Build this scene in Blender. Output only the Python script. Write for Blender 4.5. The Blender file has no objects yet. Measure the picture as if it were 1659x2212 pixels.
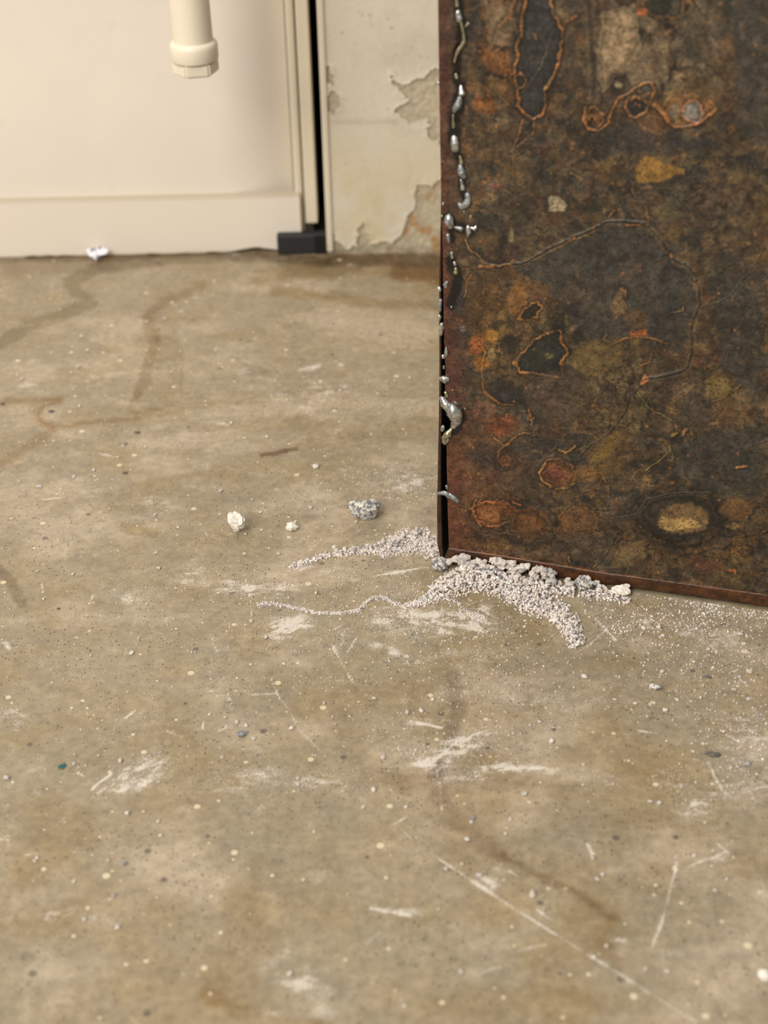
import bpy, bmesh, math, random
import numpy as np
from mathutils import Vector, Matrix

random.seed(7)
RNG = np.random.default_rng(11)
SC = bpy.context.scene
COL = SC.collection

# ------------------------------------------------------------------ camera
FPX, IW, IH = 3300.0, 1659, 2212
PITCH, ROLL, CAMH = math.radians(34), math.radians(1.3), 0.65
_f = np.array([0, math.cos(PITCH), -math.sin(PITCH)])
_r0 = np.array([1.0, 0, 0]); _u0 = np.array([0, math.sin(PITCH), math.cos(PITCH)])
_R = _r0 * math.cos(ROLL) - _u0 * math.sin(ROLL)
_U = _u0 * math.cos(ROLL) + _r0 * math.sin(ROLL)
_C = np.array([0, 0, CAMH])
cam_data = bpy.data.cameras.new('camera')
cam = bpy.data.objects.new('camera', cam_data); COL.objects.link(cam)
cam.matrix_world = Matrix(((_R[0], _U[0], -_f[0], 0), (_R[1], _U[1], -_f[1], 0), (_R[2], _U[2], -_f[2], CAMH), (0, 0, 0, 1)))
cam_data.sensor_fit = 'HORIZONTAL'; cam_data.sensor_width = 36
cam_data.lens = FPX / IW * 36
cam_data.clip_start = 0.01
cam_data.dof.use_dof = True
cam_data.dof.focus_distance = 1.075
cam_data.dof.aperture_fstop = 7.4
SC.camera = cam

# ------------------------------------------------------------------ world, lamps, exposure
def lin(c):
    return tuple(((v / 255) / 12.92 if v / 255 <= 0.04045 else ((v / 255 + 0.055) / 1.055) ** 2.4) for v in c)

world = bpy.data.worlds.new('world'); SC.world = world
world.use_nodes = True
bg = world.node_tree.nodes['Background']
bg.inputs['Color'].default_value = (1.0, 0.94, 0.86, 1)
bg.inputs['Strength'].default_value = 0.42

def area(name, loc, target, sx, sy, power, color):
    l = bpy.data.lights.new(name, 'AREA'); l.shape = 'RECTANGLE'; l.size = sx; l.size_y = sy
    l.energy = power; l.color = color
    o = bpy.data.objects.new(name, l); COL.objects.link(o); o.location = loc
    d = Vector(target) - Vector(loc); o.rotation_euler = d.to_track_quat('-Z', 'Y').to_euler()
    return o
area('overhead_area_light', (-0.95, 0.45, 2.3), (0.0, 1.05, 0.0), 1.2, 0.3, 22, (1.0, 0.95, 0.87))  # ceiling tube, overhead and to the left
area('overhead_area_light', (-1.5, -1.3, 2.2), (-0.1, 1.3, 0.2), 1.9, 1.2, 106, (1.0, 0.955, 0.885))  # unseen fill light added behind the camera to brighten the wall

SC.view_settings.view_transform = 'Standard'
SC.view_settings.look = 'None'
SC.view_settings.gamma = 1
SC.view_settings.use_curve_mapping = False
SC.view_settings.exposure = 0.0

# ------------------------------------------------------------------ sighting helpers (photo survey -> places on real surfaces)
def ray(x, y):
    return _f * FPX + _R * (x - IW / 2) - _U * (y - IH / 2)
def fl(x, y, z=0.0):
    d = ray(x, y); return _C + d * ((z - CAMH) / d[2])
def proj(P):
    d = P - _C; z = d @ _f
    return IW / 2 + FPX * (d @ _R) / z, IH / 2 - FPX * (d @ _U) / z
def on_plane(x, y, o, n):
    d = ray(x, y); return _C + d * (np.dot(o - _C, n) / np.dot(d, n))

# ------------------------------------------------------------------ noise
def _h(ix, iy, s):
    n = (ix.astype(np.int64) * 374761393 + iy.astype(np.int64) * 668265263 + s * 974634777) & 0xffffffff
    n = ((n ^ (n >> 13)) * 1274126177) & 0xffffffff
    return ((n ^ (n >> 16)) & 0xffffff) / float(0xffffff)
def vn(x, y, s=0):
    ix, iy = np.floor(x), np.floor(y); fx, fy = x - ix, y - iy
    fx = fx * fx * (3 - 2 * fx); fy = fy * fy * (3 - 2 * fy)
    a, b = _h(ix, iy, s), _h(ix + 1, iy, s); c, d = _h(ix, iy + 1, s), _h(ix + 1, iy + 1, s)
    return (a + (b - a) * fx) * (1 - fy) + (c + (d - c) * fx) * fy
def fbm(x, y, s=0, o=4):
    t = 0; a = 0.5; tot = 0
    for k in range(o):
        t = t + a * vn(x * 2 ** k + 17.3 * k, y * 2 ** k + 5.1 * k, s + k); tot += a; a *= 0.55
    return t / tot
def worley(x, y, s=0):
    ix, iy = np.floor(x), np.floor(y)
    f1 = np.full(x.shape, 9.0); f2 = np.full(x.shape, 9.0); cid = np.zeros(x.shape)
    for dx in (-1, 0, 1):
        for dy in (-1, 0, 1):
            cx, cy = ix + dx, iy + dy
            d = np.hypot(cx + _h(cx, cy, s) - x, cy + _h(cx, cy, s + 1) - y)
            near = d < f1
            f2 = np.where(near, f1, np.minimum(f2, d)); cid = np.where(near, _h(cx, cy, s + 2), cid); f1 = np.where(near, d, f1)
    return f1, f2, cid
def ss(a, b, x):
    t = np.clip((x - a) / (b - a), 0, 1); return t * t * (3 - 2 * t)
def dist_line(X, Y, pts):
    """distance from (X, Y) to a polyline, evaluated only near it"""
    D = np.full(X.shape, 1e9)
    for (x0, y0), (x1, y1) in zip(pts[:-1], pts[1:]):
        dx, dy = x1 - x0, y1 - y0; L = dx * dx + dy * dy + 1e-9
        t = np.clip(((X - x0) * dx + (Y - y0) * dy) / L, 0, 1)
        D = np.minimum(D, np.hypot(X - x0 - t * dx, Y - y0 - t * dy))
    return D
def near_mask(X, Y, pts, m):
    xs = [q[0] for q in pts]; ys = [q[1] for q in pts]
    return (X > min(xs) - m) & (X < max(xs) + m) & (Y > min(ys) - m) & (Y < max(ys) + m)
def inside(X, Y, pts):
    r = np.zeros(X.shape, bool); n = len(pts)
    for i in range(n):
        (x0, y0), (x1, y1) = pts[i], pts[(i + 1) % n]
        if y0 == y1: continue
        c = ((y0 > Y) != (y1 > Y)) & (X < (x1 - x0) * (Y - y0) / (y1 - y0) + x0)
        r ^= c
    return r
def ellipse(cx, cy, rx, ry, ang=0, n=20):
    a = math.radians(ang); out = []
    for k in range(n):
        t = 2 * math.pi * k / n; x, y = rx * math.cos(t), ry * math.sin(t)
        out.append((cx + x * math.cos(a) - y * math.sin(a), cy + x * math.sin(a) + y * math.cos(a)))
    return out

# ------------------------------------------------------------------ object helpers
def link(name, mesh, mat=None, parent=None, loc=None):
    o = bpy.data.objects.new(name, mesh); COL.objects.link(o)
    if mat and mesh and not mesh.materials: mesh.materials.append(mat)
    if parent: o.parent = parent
    if loc is not None: o.location = loc
    return o
def tag(o, label, cat, group=None, kind=None):
    o['label'] = label; o['category'] = cat
    if group: o['group'] = group
    if kind: o['kind'] = kind
    return o
def mesh_np(name, V, faces, smooth=True):
    """V (n,3), faces (m,k) constant k"""
    me = bpy.data.meshes.new(name); V = np.asarray(V, np.float32); faces = np.asarray(faces, np.int32)
    k = faces.shape[1]
    me.vertices.add(len(V)); me.vertices.foreach_set('co', V.ravel())
    me.loops.add(faces.size); me.loops.foreach_set('vertex_index', faces.ravel())
    me.polygons.add(len(faces)); me.polygons.foreach_set('loop_start', np.arange(0, faces.size, k, dtype=np.int32))
    try: me.polygons.foreach_set('loop_total', np.full(len(faces), k, np.int32))
    except Exception: pass
    me.polygons.foreach_set('use_smooth', np.full(len(faces), smooth, bool))
    me.update(calc_edges=True); me.validate()
    return me
def set_col(me, name, C):
    a = me.color_attributes.new(name, 'FLOAT_COLOR', 'POINT')
    buf = np.ones((len(me.vertices), 4), np.float32); buf[:, :3] = C; a.data.foreach_set('color', buf.ravel())
def set_float(me, name, v):
    a = me.attributes.new(name, 'FLOAT', 'POINT'); a.data.foreach_set('value', np.asarray(v, np.float32).ravel())
def grid_faces(nr, nc):
    i = np.arange(nr * nc).reshape(nr, nc)
    return np.stack([i[:-1, :-1], i[:-1, 1:], i[1:, 1:], i[1:, :-1]], -1).reshape(-1, 4)
def from_bm(bm, name, mat, parent=None, smooth=False, loc=None):
    me = bpy.data.meshes.new(name); bm.normal_update(); bm.to_mesh(me); bm.free()
    if smooth:
        for q in me.polygons: q.use_smooth = True
        me.set_sharp_from_angle(angle=math.radians(40))
    return link(name, me, mat, parent, loc)
def box_bm(bm, lo, hi, bevel=0.0, seg=2):
    t = bmesh.new(); bmesh.ops.create_cube(t, size=1)
    for v in t.verts:
        v.co = Vector([lo[k] + (v.co[k] + .5) * (hi[k] - lo[k]) for k in range(3)])
    if bevel: bmesh.ops.bevel(t, geom=t.edges[:], offset=bevel, segments=seg, affect='EDGES', profile=.5)
    me = bpy.data.meshes.new('tmp'); t.to_mesh(me); t.free(); bm.from_mesh(me); bpy.data.meshes.remove(me)

class NT:
    def __init__(s, name):
        s.m = bpy.data.materials.new(name); s.m.use_nodes = True; s.t = s.m.node_tree
        s.b = s.t.nodes['Principled BSDF']
    def n(s, typ, **kw):
        d = s.t.nodes.new(typ)
        for k, v in kw.items():
            if k.startswith('i_'):
                d.inputs[int(k[2:]) if k[2:].isdigit() else k[2:].replace('_', ' ')].default_value = v
            else: setattr(d, k, v)
        return d
    def l(s, a, b): s.t.links.new(a, b)
    def noise(s, vec, scale, detail=3, rough=.55, dist=0.0):
        d = s.n('ShaderNodeTexNoise'); d.inputs['Scale'].default_value = scale; d.inputs['Detail'].default_value = detail
        d.inputs['Roughness'].default_value = rough; d.inputs['Distortion'].default_value = dist
        s.l(vec, d.inputs['Vector']); return d.outputs['Fac']
    def ramp(s, fac, stops, interp='LINEAR'):
        d = s.n('ShaderNodeValToRGB'); d.color_ramp.interpolation = interp
        e = d.color_ramp.elements; e.remove(e[1]); e[0].position = stops[0][0]
        for p, c in stops[1:]: e.new(p)
        for q, (p, c) in zip(e, stops): q.color = (c, c, c, 1) if isinstance(c, (int, float)) else (*c, 1)
        s.l(fac, d.inputs[0]); return d.outputs[0]
    def mix(s, fac, a, b, mode='MIX'):
        d = s.n('ShaderNodeMix', data_type='RGBA', blend_type=mode)
        for sock, v in ((d.inputs[0], fac), (d.inputs[6], a), (d.inputs[7], b)):
            if isinstance(v, (int, float)): sock.default_value = v
            elif isinstance(v, tuple): sock.default_value = (*v, 1)
            else: s.l(v, sock)
        return d.outputs[2]
    def math(s, op, a, b=None, c=None):
        d = s.n('ShaderNodeMath', operation=op)
        for k, v in enumerate((a, b, c)):
            if v is None: continue
            if isinstance(v, (int, float)): d.inputs[k].default_value = v
            else: s.l(v, d.inputs[k])
        return d.outputs[0]
    def bump(s, h, strength, dist):
        d = s.n('ShaderNodeBump'); d.inputs['Strength'].default_value = strength; d.inputs['Distance'].default_value = dist
        s.l(h, d.inputs['Height']); s.l(d.outputs[0], s.b.inputs['Normal'])
    def set(s, k, v):
        if isinstance(v, (int, float)): s.b.inputs[k].default_value = v
        elif isinstance(v, tuple): s.b.inputs[k].default_value = (*v, 1)
        else: s.l(v, s.b.inputs[k])
    def obj(s): return s.n('ShaderNodeTexCoord').outputs['Object']
    def attr(s, name, fac=False):
        d = s.n('ShaderNodeAttribute', attribute_name=name); return d.outputs['Fac' if fac else 'Color']

# ------------------------------------------------------------------ floor
def floor_material():
    k = NT('sealed_concrete'); P = k.obj()
    base = k.attr('tone'); dust = k.attr('dust', True)
    n1 = k.noise(P, 900, 3, .7); n2 = k.noise(P, 160, 4, .6); n3 = k.noise(P, 30, 3)
    c = k.mix(1.0, base, k.ramp(n1, [(.25, .80), (.75, 1.2)]), 'MULTIPLY')
    c = k.mix(1.0, c, k.ramp(n2, [(.25, .76), (.75, 1.2)]), 'MULTIPLY')
    c = k.mix(1.0, c, k.ramp(k.noise(P, 48, 5, .65), [(.3, .86), (.7, 1.13)]), 'MULTIPLY')
    c = k.mix(k.ramp(n3, [(.42, 0.0), (.72, .45)]), c, k.mix(1.0, c, (1.02, .95, .82), 'MULTIPLY'))
    # dark pits
    v = k.n('ShaderNodeTexVoronoi'); v.inputs['Scale'].default_value = 430; k.l(P, v.inputs['Vector'])
    wn = k.n('ShaderNodeSeparateColor'); k.l(v.outputs['Color'], wn.inputs[0])
    rad = k.math('MULTIPLY', k.math('POWER', wn.outputs[0], 1.8), .35)
    pit = k.math('LESS_THAN', v.outputs['Distance'], rad)
    pit = k.math('MULTIPLY', pit, k.ramp(k.noise(P, 14, 3), [(.34, .3), (.62, .85)]))
    c = k.mix(pit, c, lin((78, 66, 50)))
    # cream aggregate flecks
    v2 = k.n('ShaderNodeTexVoronoi'); v2.inputs['Scale'].default_value = 150; k.l(P, v2.inputs['Vector'])
    w2 = k.n('ShaderNodeSeparateColor'); k.l(v2.outputs['Color'], w2.inputs[0])
    rad2 = k.math('MULTIPLY', k.math('POWER', w2.outputs[1], 3.0), .17)
    fleck = k.math('LESS_THAN', v2.outputs['Distance'], rad2)
    c = k.mix(k.math('MULTIPLY', fleck, .75), c, lin((232, 218, 184)))
    v4 = k.n('ShaderNodeTexVoronoi'); v4.inputs['Scale'].default_value = 62; k.l(P, v4.inputs['Vector'])
    w4 = k.n('ShaderNodeSeparateColor'); k.l(v4.outputs['Color'], w4.inputs[0])
    big = k.math('LESS_THAN', v4.outputs['Distance'], k.math('MULTIPLY', k.math('POWER', w4.outputs[2], 5.0), .14))
    c = k.mix(k.math('MULTIPLY', big, .7), c, k.mix(k.math('GREATER_THAN', w4.outputs[0], .4), lin((84, 76, 70)), lin((226, 212, 178))))
    # powder film
    g = k.noise(P, 1100, 2, .8); st = k.noise(P, 60, 4, .7)
    powder = k.math('ADD', k.math('ADD', k.math('MULTIPLY', dust, .62), k.math('MULTIPLY', g, .95)), k.math('MULTIPLY', st, .6))
    film = k.math('MULTIPLY', k.ramp(powder, [(.84, 0.0), (1.06, .14), (1.45, 1.0)]), .72)
    c = k.mix(film, c, lin((226, 218, 206)))
    k.set('Base Color', c)
    k.set('Roughness', k.math('ADD', k.ramp(n2, [(.3, .32), (.7, .47)]), k.math('MULTIPLY', film, .4)))
    k.set('Specular IOR Level', .5)
    k.bump(k.math('SUBTRACT', k.math('ADD', k.math('MULTIPLY', n1, .5), k.math('MULTIPLY', film, .6)), pit), .28, .0006)
    return k.m
M_FLOOR = floor_material()

STAINS = [  # survey polyline, half width, colour multiplier, softness
    ([(-20, 752), (60, 705), (130, 682), (195, 655), (170, 635), (150, 612), (200, 582), (300, 562), (480, 552)], 12, (.66, .63, .52), 7),
    ([(440, 615), (390, 638), (345, 655), (318, 690)], 8, (.78, .71, .61), 8),
    ([(318, 690), (335, 735), (318, 800), (300, 850)], 11, (.78, .71, .61), 6),
    ([(330, 730), (380, 735), (394, 765), (393, 860)], 2.5, (.80, .74, .66), 3),
    ([(360, 640), (355, 690), (362, 800), (350, 880)], 26, (.93, .90, .84), 16),
    ([(300, 850), (280, 885), (340, 890), (395, 893)], 7, (.84, .77, .66), 5),
    ([(-20, 868), (60, 866), (130, 862), (95, 880), (82, 900), (105, 920), (150, 922), (220, 908), (300, 905)], 4, (.80, .70, .56), 5),
    ([(130, 862), (75, 880), (75, 905), (110, 922)], 9, (.90, .82, .72), 7),
    ([(110, 935), (70, 955), (30, 985), (-10, 1005)], 8, (.86, .77, .66), 6),
    ([(225, 946), (300, 940), (390, 928), (460, 925)], 7, (.84, .82, .80), 6),
    ([(595, 630), (700, 640), (800, 655), (950, 660)], 9, (.80, .72, .58), 9),
    ([(560, 600), (650, 585), (760, 580), (960, 592)], 14, (.74, .66, .52), 12),
    ([(720, 562), (820, 560), (960, 566)], 13, (.42, .33, .23), 10),
    ([(860, 590), (960, 600)], 16, (.72, .55, .36), 10),
    ([(500, 552), (600, 556), (710, 566)], 9, (.45, .39, .31), 9),
    ([(-20, 560), (200, 556), (480, 550)], 6, (.62, .54, .43), 6),
    ([(20, 578), (160, 572), (330, 566)], 18, (.82, .78, .74), 12),
    ([(565, 985), (600, 978), (640, 970)], 4.5, (.48, .34, .28), 3),
    ([(540, 800), (580, 806)], 7, (.80, .77, .74), 6),
    ([(780, 910), (850, 905)], 9, (.84, .82, .80), 8),
    ([(980, 1465), (988, 1540), (968, 1620), (945, 1665)], 14, (.70, .68, .67), 13),
    ([(945, 1665), (945, 1720), (985, 1775), (1080, 1850)], 15, (.82, .78, .74), 16),
    ([(800, 1680), (880, 1685), (950, 1670)], 16, (.80, .76, .72), 12),
    ([(1080, 1850), (1140, 1880), (1200, 1908), (1260, 1940), (1330, 1985)], 6, (.74, .68, .60), 9),
    ([(1330, 1985), (1290, 2030), (1340, 2080)], 10, (.88, .82, .74), 14),
    ([(-10, 1225), (30, 1265), (45, 1300)], 10, (.68, .64, .60), 6),
    ([(740, 1560), (770, 1630)], 22, (.90, .88, .86), 14),
    ([(440, 2150), (560, 2205), (700, 2215)], 12, (.86, .78, .66), 14),
    ([(90, 1750), (170, 1790), (60, 1870)], 40, (.93, .89, .80), 30),
    ([(520, 1960), (560, 2040), (480, 2120)], 40, (.92, .87, .78), 30),
    ([(1060, 1680), (1000, 1800), (1090, 1950)], 50, (.93, .89, .82), 40),
    ([(1290, 2000), (1180, 2080), (1230, 2180)], 50, (.93, .88, .78), 40),
    ([(1300, 1600), (1420, 1690)], 50, (.94, .90, .82), 40),
    ([(270, 1140), (330, 1150)], 10, (.82, .76, .62), 6),
    ([(1010, 1290), (1100, 1330), (1170, 1370)], 22, (.90, .87, .80), 12),
]
DUST = [  # survey ellipse cx, cy, rx, ry, tilt, amount
    (622, 1354, 55, 24, -10, 1.0), (560, 1278, 85, 18, 0, .7), (1035, 1335, 45, 34, 20, .95), (960, 1345, 90, 28, 10, .8),
    (860, 1330, 90, 34, 0, .6), (870, 1420, 60, 16, 20, .75), (730, 1385, 40, 20, -60, .45), (700, 848, 120, 36, -5, .42), (672, 795, 34, 8, -12, .8),
    (735, 790, 12, 8, 0, .6), (880, 1045, 70, 30, 10, .55), (820, 1070, 60, 22, 0, .3), (340, 1085, 60, 16, 0, .45), (270, 1290, 60, 22, 5, .55), (240, 1330, 60, 12, 0, .35),
    (310, 1660, 75, 38, -28, .5), (240, 1690, 60, 6, -40, .7), (290, 1700, 70, 12, -10, .45), (980, 1625, 95, 22, -14, .75), (930, 1648, 40, 12, 0, .8), (1110, 1660, 120, 10, 2, .85), (1000, 1680, 80, 16, 0, .35),
    (640, 1690, 200, 28, 2, .42), (520, 1670, 120, 14, 0, .35), (1500, 1752, 36, 28, 0, .75), (1460, 1690, 60, 40, 20, .35), (1590, 1710, 120, 26, -6, .35), (470, 840, 0.1, .1, 0, 0), (485, 915, 28, 8, 0, .7),
    (60, 832, 22, 6, 0, .85), (30, 1540, 40, 20, 0, .55), (40, 1570, 24, 12, 0, .55), (10, 1395, 30, 14, 40, .6), (20, 1815, 30, 14, 0, .6), (68, 1840, 26, 14, 0, .6), (168, 1842, 22, 14, 0, .6),
    (880, 1970, 60, 12, 10, .6), (760, 1945, 30, 8, 10, .4), (140, 1970, 90, 18, -14, .35), (230, 1945, 30, 10, -10, .5), (930, 1560, 60, 10, 5, .65), (990, 1600, 70, 12, -18, .6), (1350, 1340, 110, 22, 10, .35),
    (1480, 1360, 130, 26, 15, .38), (1590, 1400, 110, 40, 10, .32), (1620, 1600, 90, 70, 0, .45), (1480, 1500, 40, 16, 20, .5), (1300, 1680, 100, 16, 5, .3), (1340, 2045, 18, 30, 0, .6), (300, 1575, 90, 22, -18, .35),
    (640, 2120, 120, 30, 0, .3), (1050, 1900, 40, 30, 30, .4), (1300, 1700, 30, 22, 0, .4), (450, 1050, 60, 14, 0, .4), (1000, 1490, 60, 18, 0, .45), (610, 1020, 120, 10, 0, .3), (720, 1230, 60, 10, 0, .45), (650, 1225, 40, 10, -20, .6), (860, 1235, 50, 6, -8, .7),
    (480, 1490, 80, 40, 0, .3), (200, 1450, 60, 30, 0, .2), (420, 1240, 150, 40, 0, .25), (1420, 1490, 60, 8, 25, .35), (1040, 1590, 50, 14, -15, .5), (700, 1470, 80, 16, 0, .3), (1560, 1860, 60, 20, 0, .3), (860, 860, 70, 40, 0, .25), (620, 2060, 90, 40, 0, .2),
]
SCRATCH = [  # survey polyline, width mm, strength
    ([(930, 1843), (1000, 1890), (1100, 1956), (1190, 2012), (1270, 2062), (1350, 2112), (1430, 2162), (1510, 2212)], 1.7, .75),
    ([(1458, 1848), (1462, 1872), (1452, 1905), (1443, 1940), (1432, 1985), (1410, 2042)], 2.0, .7),
    ([(1490, 1872), (1520, 1858), (1545, 1850), (1570, 1838)], 1.8, .6), ([(1575, 1845), (1550, 1822)], 1.6, .5),
    ([(1195, 1902), (1180, 1945), (1162, 2000)], 1.0, .5), ([(1160, 1965), (1195, 1990)], 2.0, .6), ([(1105, 2058), (1150, 2046), (1180, 2040)], 1.6, .5),
    ([(585, 1465), (600, 1500), (625, 1535), (650, 1580), (690, 1620)], .9, .65), ([(715, 1392), (735, 1425), (760, 1470), (800, 1510)], .8, .55),
    ([(545, 1500), (600, 1498)], .7, .6), ([(452, 1360), (480, 1450), (505, 1545)], .6, .4), ([(528, 1240), (540, 1290), (544, 1340)], .6, .7),
    ([(300, 1310), (275, 1400), (240, 1510)], .6, .35), ([(205, 1300), (192, 1304)], 1, .6), ([(90, 1262), (93, 1280)], .9, .9), ([(202, 1286), (192, 1303)], 1.0, .6),
    ([(198, 1706), (215, 1690), (240, 1673)], 1.4, .9), ([(1225, 1432), (1245, 1410), (1270, 1395), (1310, 1360)], .7, .7), ([(1285, 1335), (1310, 1362), (1330, 1382)], .7, .7),
    ([(1380, 1515), (1400, 1535)], .9, .6), ([(1378, 1578), (1420, 1584)], 1.3, .6), ([(1530, 1648), (1545, 1680), (1565, 1714)], 1.1, .75), ([(1565, 1714), (1610, 1704), (1659, 1700)], 1.4, .5),
    ([(905, 1563), (955, 1572)], 1.6, .8), ([(890, 1650), (935, 1648)], 2.0, .9), ([(930, 1650), (985, 1605)], 1.2, .8), ([(945, 1665), (955, 1730), (950, 1820)], .8, .4),
    ([(850, 1780), (882, 1763)], 1.0, .6), ([(865, 1790), (890, 1812)], 1.2, .5), ([(800, 1962), (850, 1972), (890, 1978)], 2.0, .6), ([(920, 1225), (800, 1246)], .6, .8), ([(610, 980), (640, 982)], .5, .3),
    ([(680, 1380), (750, 1345)], .6, .5), ([(990, 1300), (1000, 1350)], .5, .6), ([(750, 1410), (770, 1378)], .9, .7), ([(958, 1330), (952, 1290)], .5, .5), ([(180, 1300), (150, 1300)], .5, .2),
    ([(130, 1075), (95, 1079)], .8, .7), ([(200, 975), (250, 988)], .8, .5), ([(1300, 1890), (1350, 1870)], .8, .3), ([(1270, 1825), (1280, 1845)], 2.2, .7), ([(700, 1200), (640, 1222)], .5, .4),
    ([(1440, 1500), (1455, 1520)], .6, .3), ([(360, 1580), (395, 1592)], 1.2, .5), ([(270, 1552), (292, 1535)], 1.6, .9), ([(470, 1580), (490, 1570)], 1.4, .6), ([(438, 1572), (440, 1560)], 2, .8), ([(1100, 1880), (1120, 1895)], 1.4, .4),
    ([(1480, 1960), (1540, 2000), (1600, 2010)], 1.5, .25), ([(400, 1240), (440, 1235)], .5, .3), ([(1600, 1560), (1640, 1540)], .5, .3), ([(820, 2015), (790, 2040)], 1.6, .35), ([(1040, 2100), (1180, 2060)], 1.2, .3),
]
xs = np.concatenate([[-1.2, -.8, -.6], np.arange(-.46, .37, .00125), [.5, .8, 1.2]])
ys = np.concatenate([[-.6, 0, .3], np.arange(.46, 1.05, .00115), np.arange(1.05, 1.475, .0021), [1.6, 1.8]])
GX, GY = np.meshgrid(xs, ys)
V = np.stack([GX.ravel(), GY.ravel(), np.zeros(GX.size)], 1)
Vs = V.copy(); Vs[:, 1] = np.clip(Vs[:, 1], .35, 2); SX, SY = proj(Vs)
mx, my = V[:, 0] * 1000, V[:, 1] * 1000
SXw = SX + 9 * (fbm(mx / 9, my / 9, 3) - .5) * 2; SYw = SY + 6 * (fbm(mx / 9, my / 9, 9) - .5) * 2
tone = np.tile(np.array(lin((150, 137, 114))), (len(V), 1))
g = fbm(mx / 70, my / 70, 21); tone *= (1 + .22 * (g - .5))[:, None]
g = ss(.45, .75, fbm(mx / 45, my / 30, 33))[:, None]; tone = tone * (1 - g * np.array([.04, .09, .2]))
g = ss(.5, .75, fbm(mx / 60, my / 40, 43))[:, None]; tone = tone * (1 - g * .6) + np.array(lin((182, 166, 144))) * g * .6
for pts, w, mul, soft in STAINS:
    m = near_mask(SX, SY, pts, w + soft + 14)
    d = dist_line(SXw[m], SYw[m], pts)
    a = (1 - ss(w - soft * .5, w + soft, d)) * (.75 + .5 * fbm(mx[m] / 6, my[m] / 4, 51))
    tone[m] *= 1 - np.clip(a, 0, 1.1)[:, None] * (1 - np.array(mul))
dust = .17 * ss(.52, .8, fbm(mx / 38, my / 22, 61))
for cx, cy, rx, ry, t, am in DUST:
    a = math.radians(t); m = (abs(SX - cx) < 2 * rx + 40) & (abs(SY - cy) < 2 * max(rx, ry) + 40)
    dx, dy = SXw[m] - cx, SYw[m] - cy
    e = np.hypot((dx * math.cos(a) + dy * math.sin(a)) / rx, (-dx * math.sin(a) + dy * math.cos(a)) / ry)
    dust[m] += .8 * am * (1 - ss(.0, 1.5, e)) * ss(.28, .72, fbm((dx * math.cos(a) + dy * math.sin(a)) / 22, (-dx * math.sin(a) + dy * math.cos(a)) / 5, int(cx)) + .25 * (fbm(mx[m] / 2.5, my[m] / 2.5, 7) - .5))
for pts, w, s in SCRATCH:
    m = near_mask(SX, SY, pts, 14); wp = w / .33
    d = dist_line(SX[m] + 1.5 * (fbm(mx[m] / 3, my[m] / 3, 5) - .5), SY[m], pts)
    dust[m] += .8 * s * (1 - ss(wp * .1, wp * .6 + 1.5, d)) * (.3 + .9 * fbm(mx[m] / 5, my[m] / 5, 8))
me = mesh_np('floor', V, grid_faces(*GX.shape))
set_col(me, 'tone', np.clip(tone, 0, 1)); set_float(me, 'dust', np.clip(dust, 0, 1.1))
floor = link('floor', me, M_FLOOR); floor['kind'] = 'structure'

# ------------------------------------------------------------------ back of the room
def paint_mat(name, rgb, rough=.5, spot=0.25, stain=(150, 130, 95)):
    k = NT(name); P = k.obj()
    c = k.mix(k.ramp(k.noise(P, 9, 4), [(.3, 0.0), (.75, 1.0)]), lin(rgb), tuple(v * .93 for v in lin(rgb)))
    c = k.mix(k.math('MULTIPLY', k.ramp(k.noise(P, 55, 5, .7), [(.60, 0.0), (.78, 1.0)]), spot), c, lin(stain))
    k.set('Base Color', c); k.set('Roughness', rough); k.bump(k.noise(P, 300, 3), .08, .001)
    return k.m
M_PANEL = paint_mat('cream_gloss_paint', (226, 217, 203), .42, .10)
M_STRIP = paint_mat('aged_cream_paint', (218, 207, 184), .45, .35)
M_PAINT = paint_mat('yellowed_wall_paint', (222, 210, 184), .6, .22)
def vmat(name, rough=.8, bump=.3):
    k = NT(name); P = k.obj(); c = k.mix(1.0, k.attr('tone'), k.ramp(k.noise(P, 260, 4, .7), [(.3, 1 - bump * .6), (.7, 1 + bump * .4)]), 'MULTIPLY')
    k.set('Base Color', c); k.set('Roughness', rough); k.bump(k.noise(P, 180, 4, .7), bump, .002); return k.m
M_PLASTER = vmat('bare_plaster'); M_PEEL = vmat('peeling_paint', .55, .08)
def plain(name, rgb, rough=.5, metal=0.0):
    k = NT(name); P = k.obj()
    c = k.mix(1.0, lin(rgb), k.ramp(k.noise(P, 120, 3), [(.3, .85), (.7, 1.12)]), 'MULTIPLY')
    k.set('Base Color', c); k.set('Roughness', rough); k.set('Metallic', metal); return k.m
M_VOID = plain('shade_black', (10, 9, 8), .9)  # near-black colour standing in for shade in the slot and block end
M_BLOCK = plain('black_rubber', (34, 34, 36), .6)

YW = fl(330, 546)[1] + .004          # face of the cream panel
YB = YW - .009                       # face of the skirting board
nY = np.array([0, -1.0, 0])
def wx(px, py, y): return on_plane(px, py, np.array([0, y, 0]), nY)
def slab(name, mat, x0, x1, y0, y1, z0, z1, bev=.002):
    bm = bmesh.new(); box_bm(bm, (x0, y0, z0), (x1, y1, z1), bev); o = from_bm(bm, name, mat); o['kind'] = 'structure'; return o
xs_seam = wx(633, 430, YW)[0]        # seam between panel and narrow post
xg0, xg1 = wx(688, 505, YW)[0], wx(709, 540, YW)[0]
ZT = .75
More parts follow.
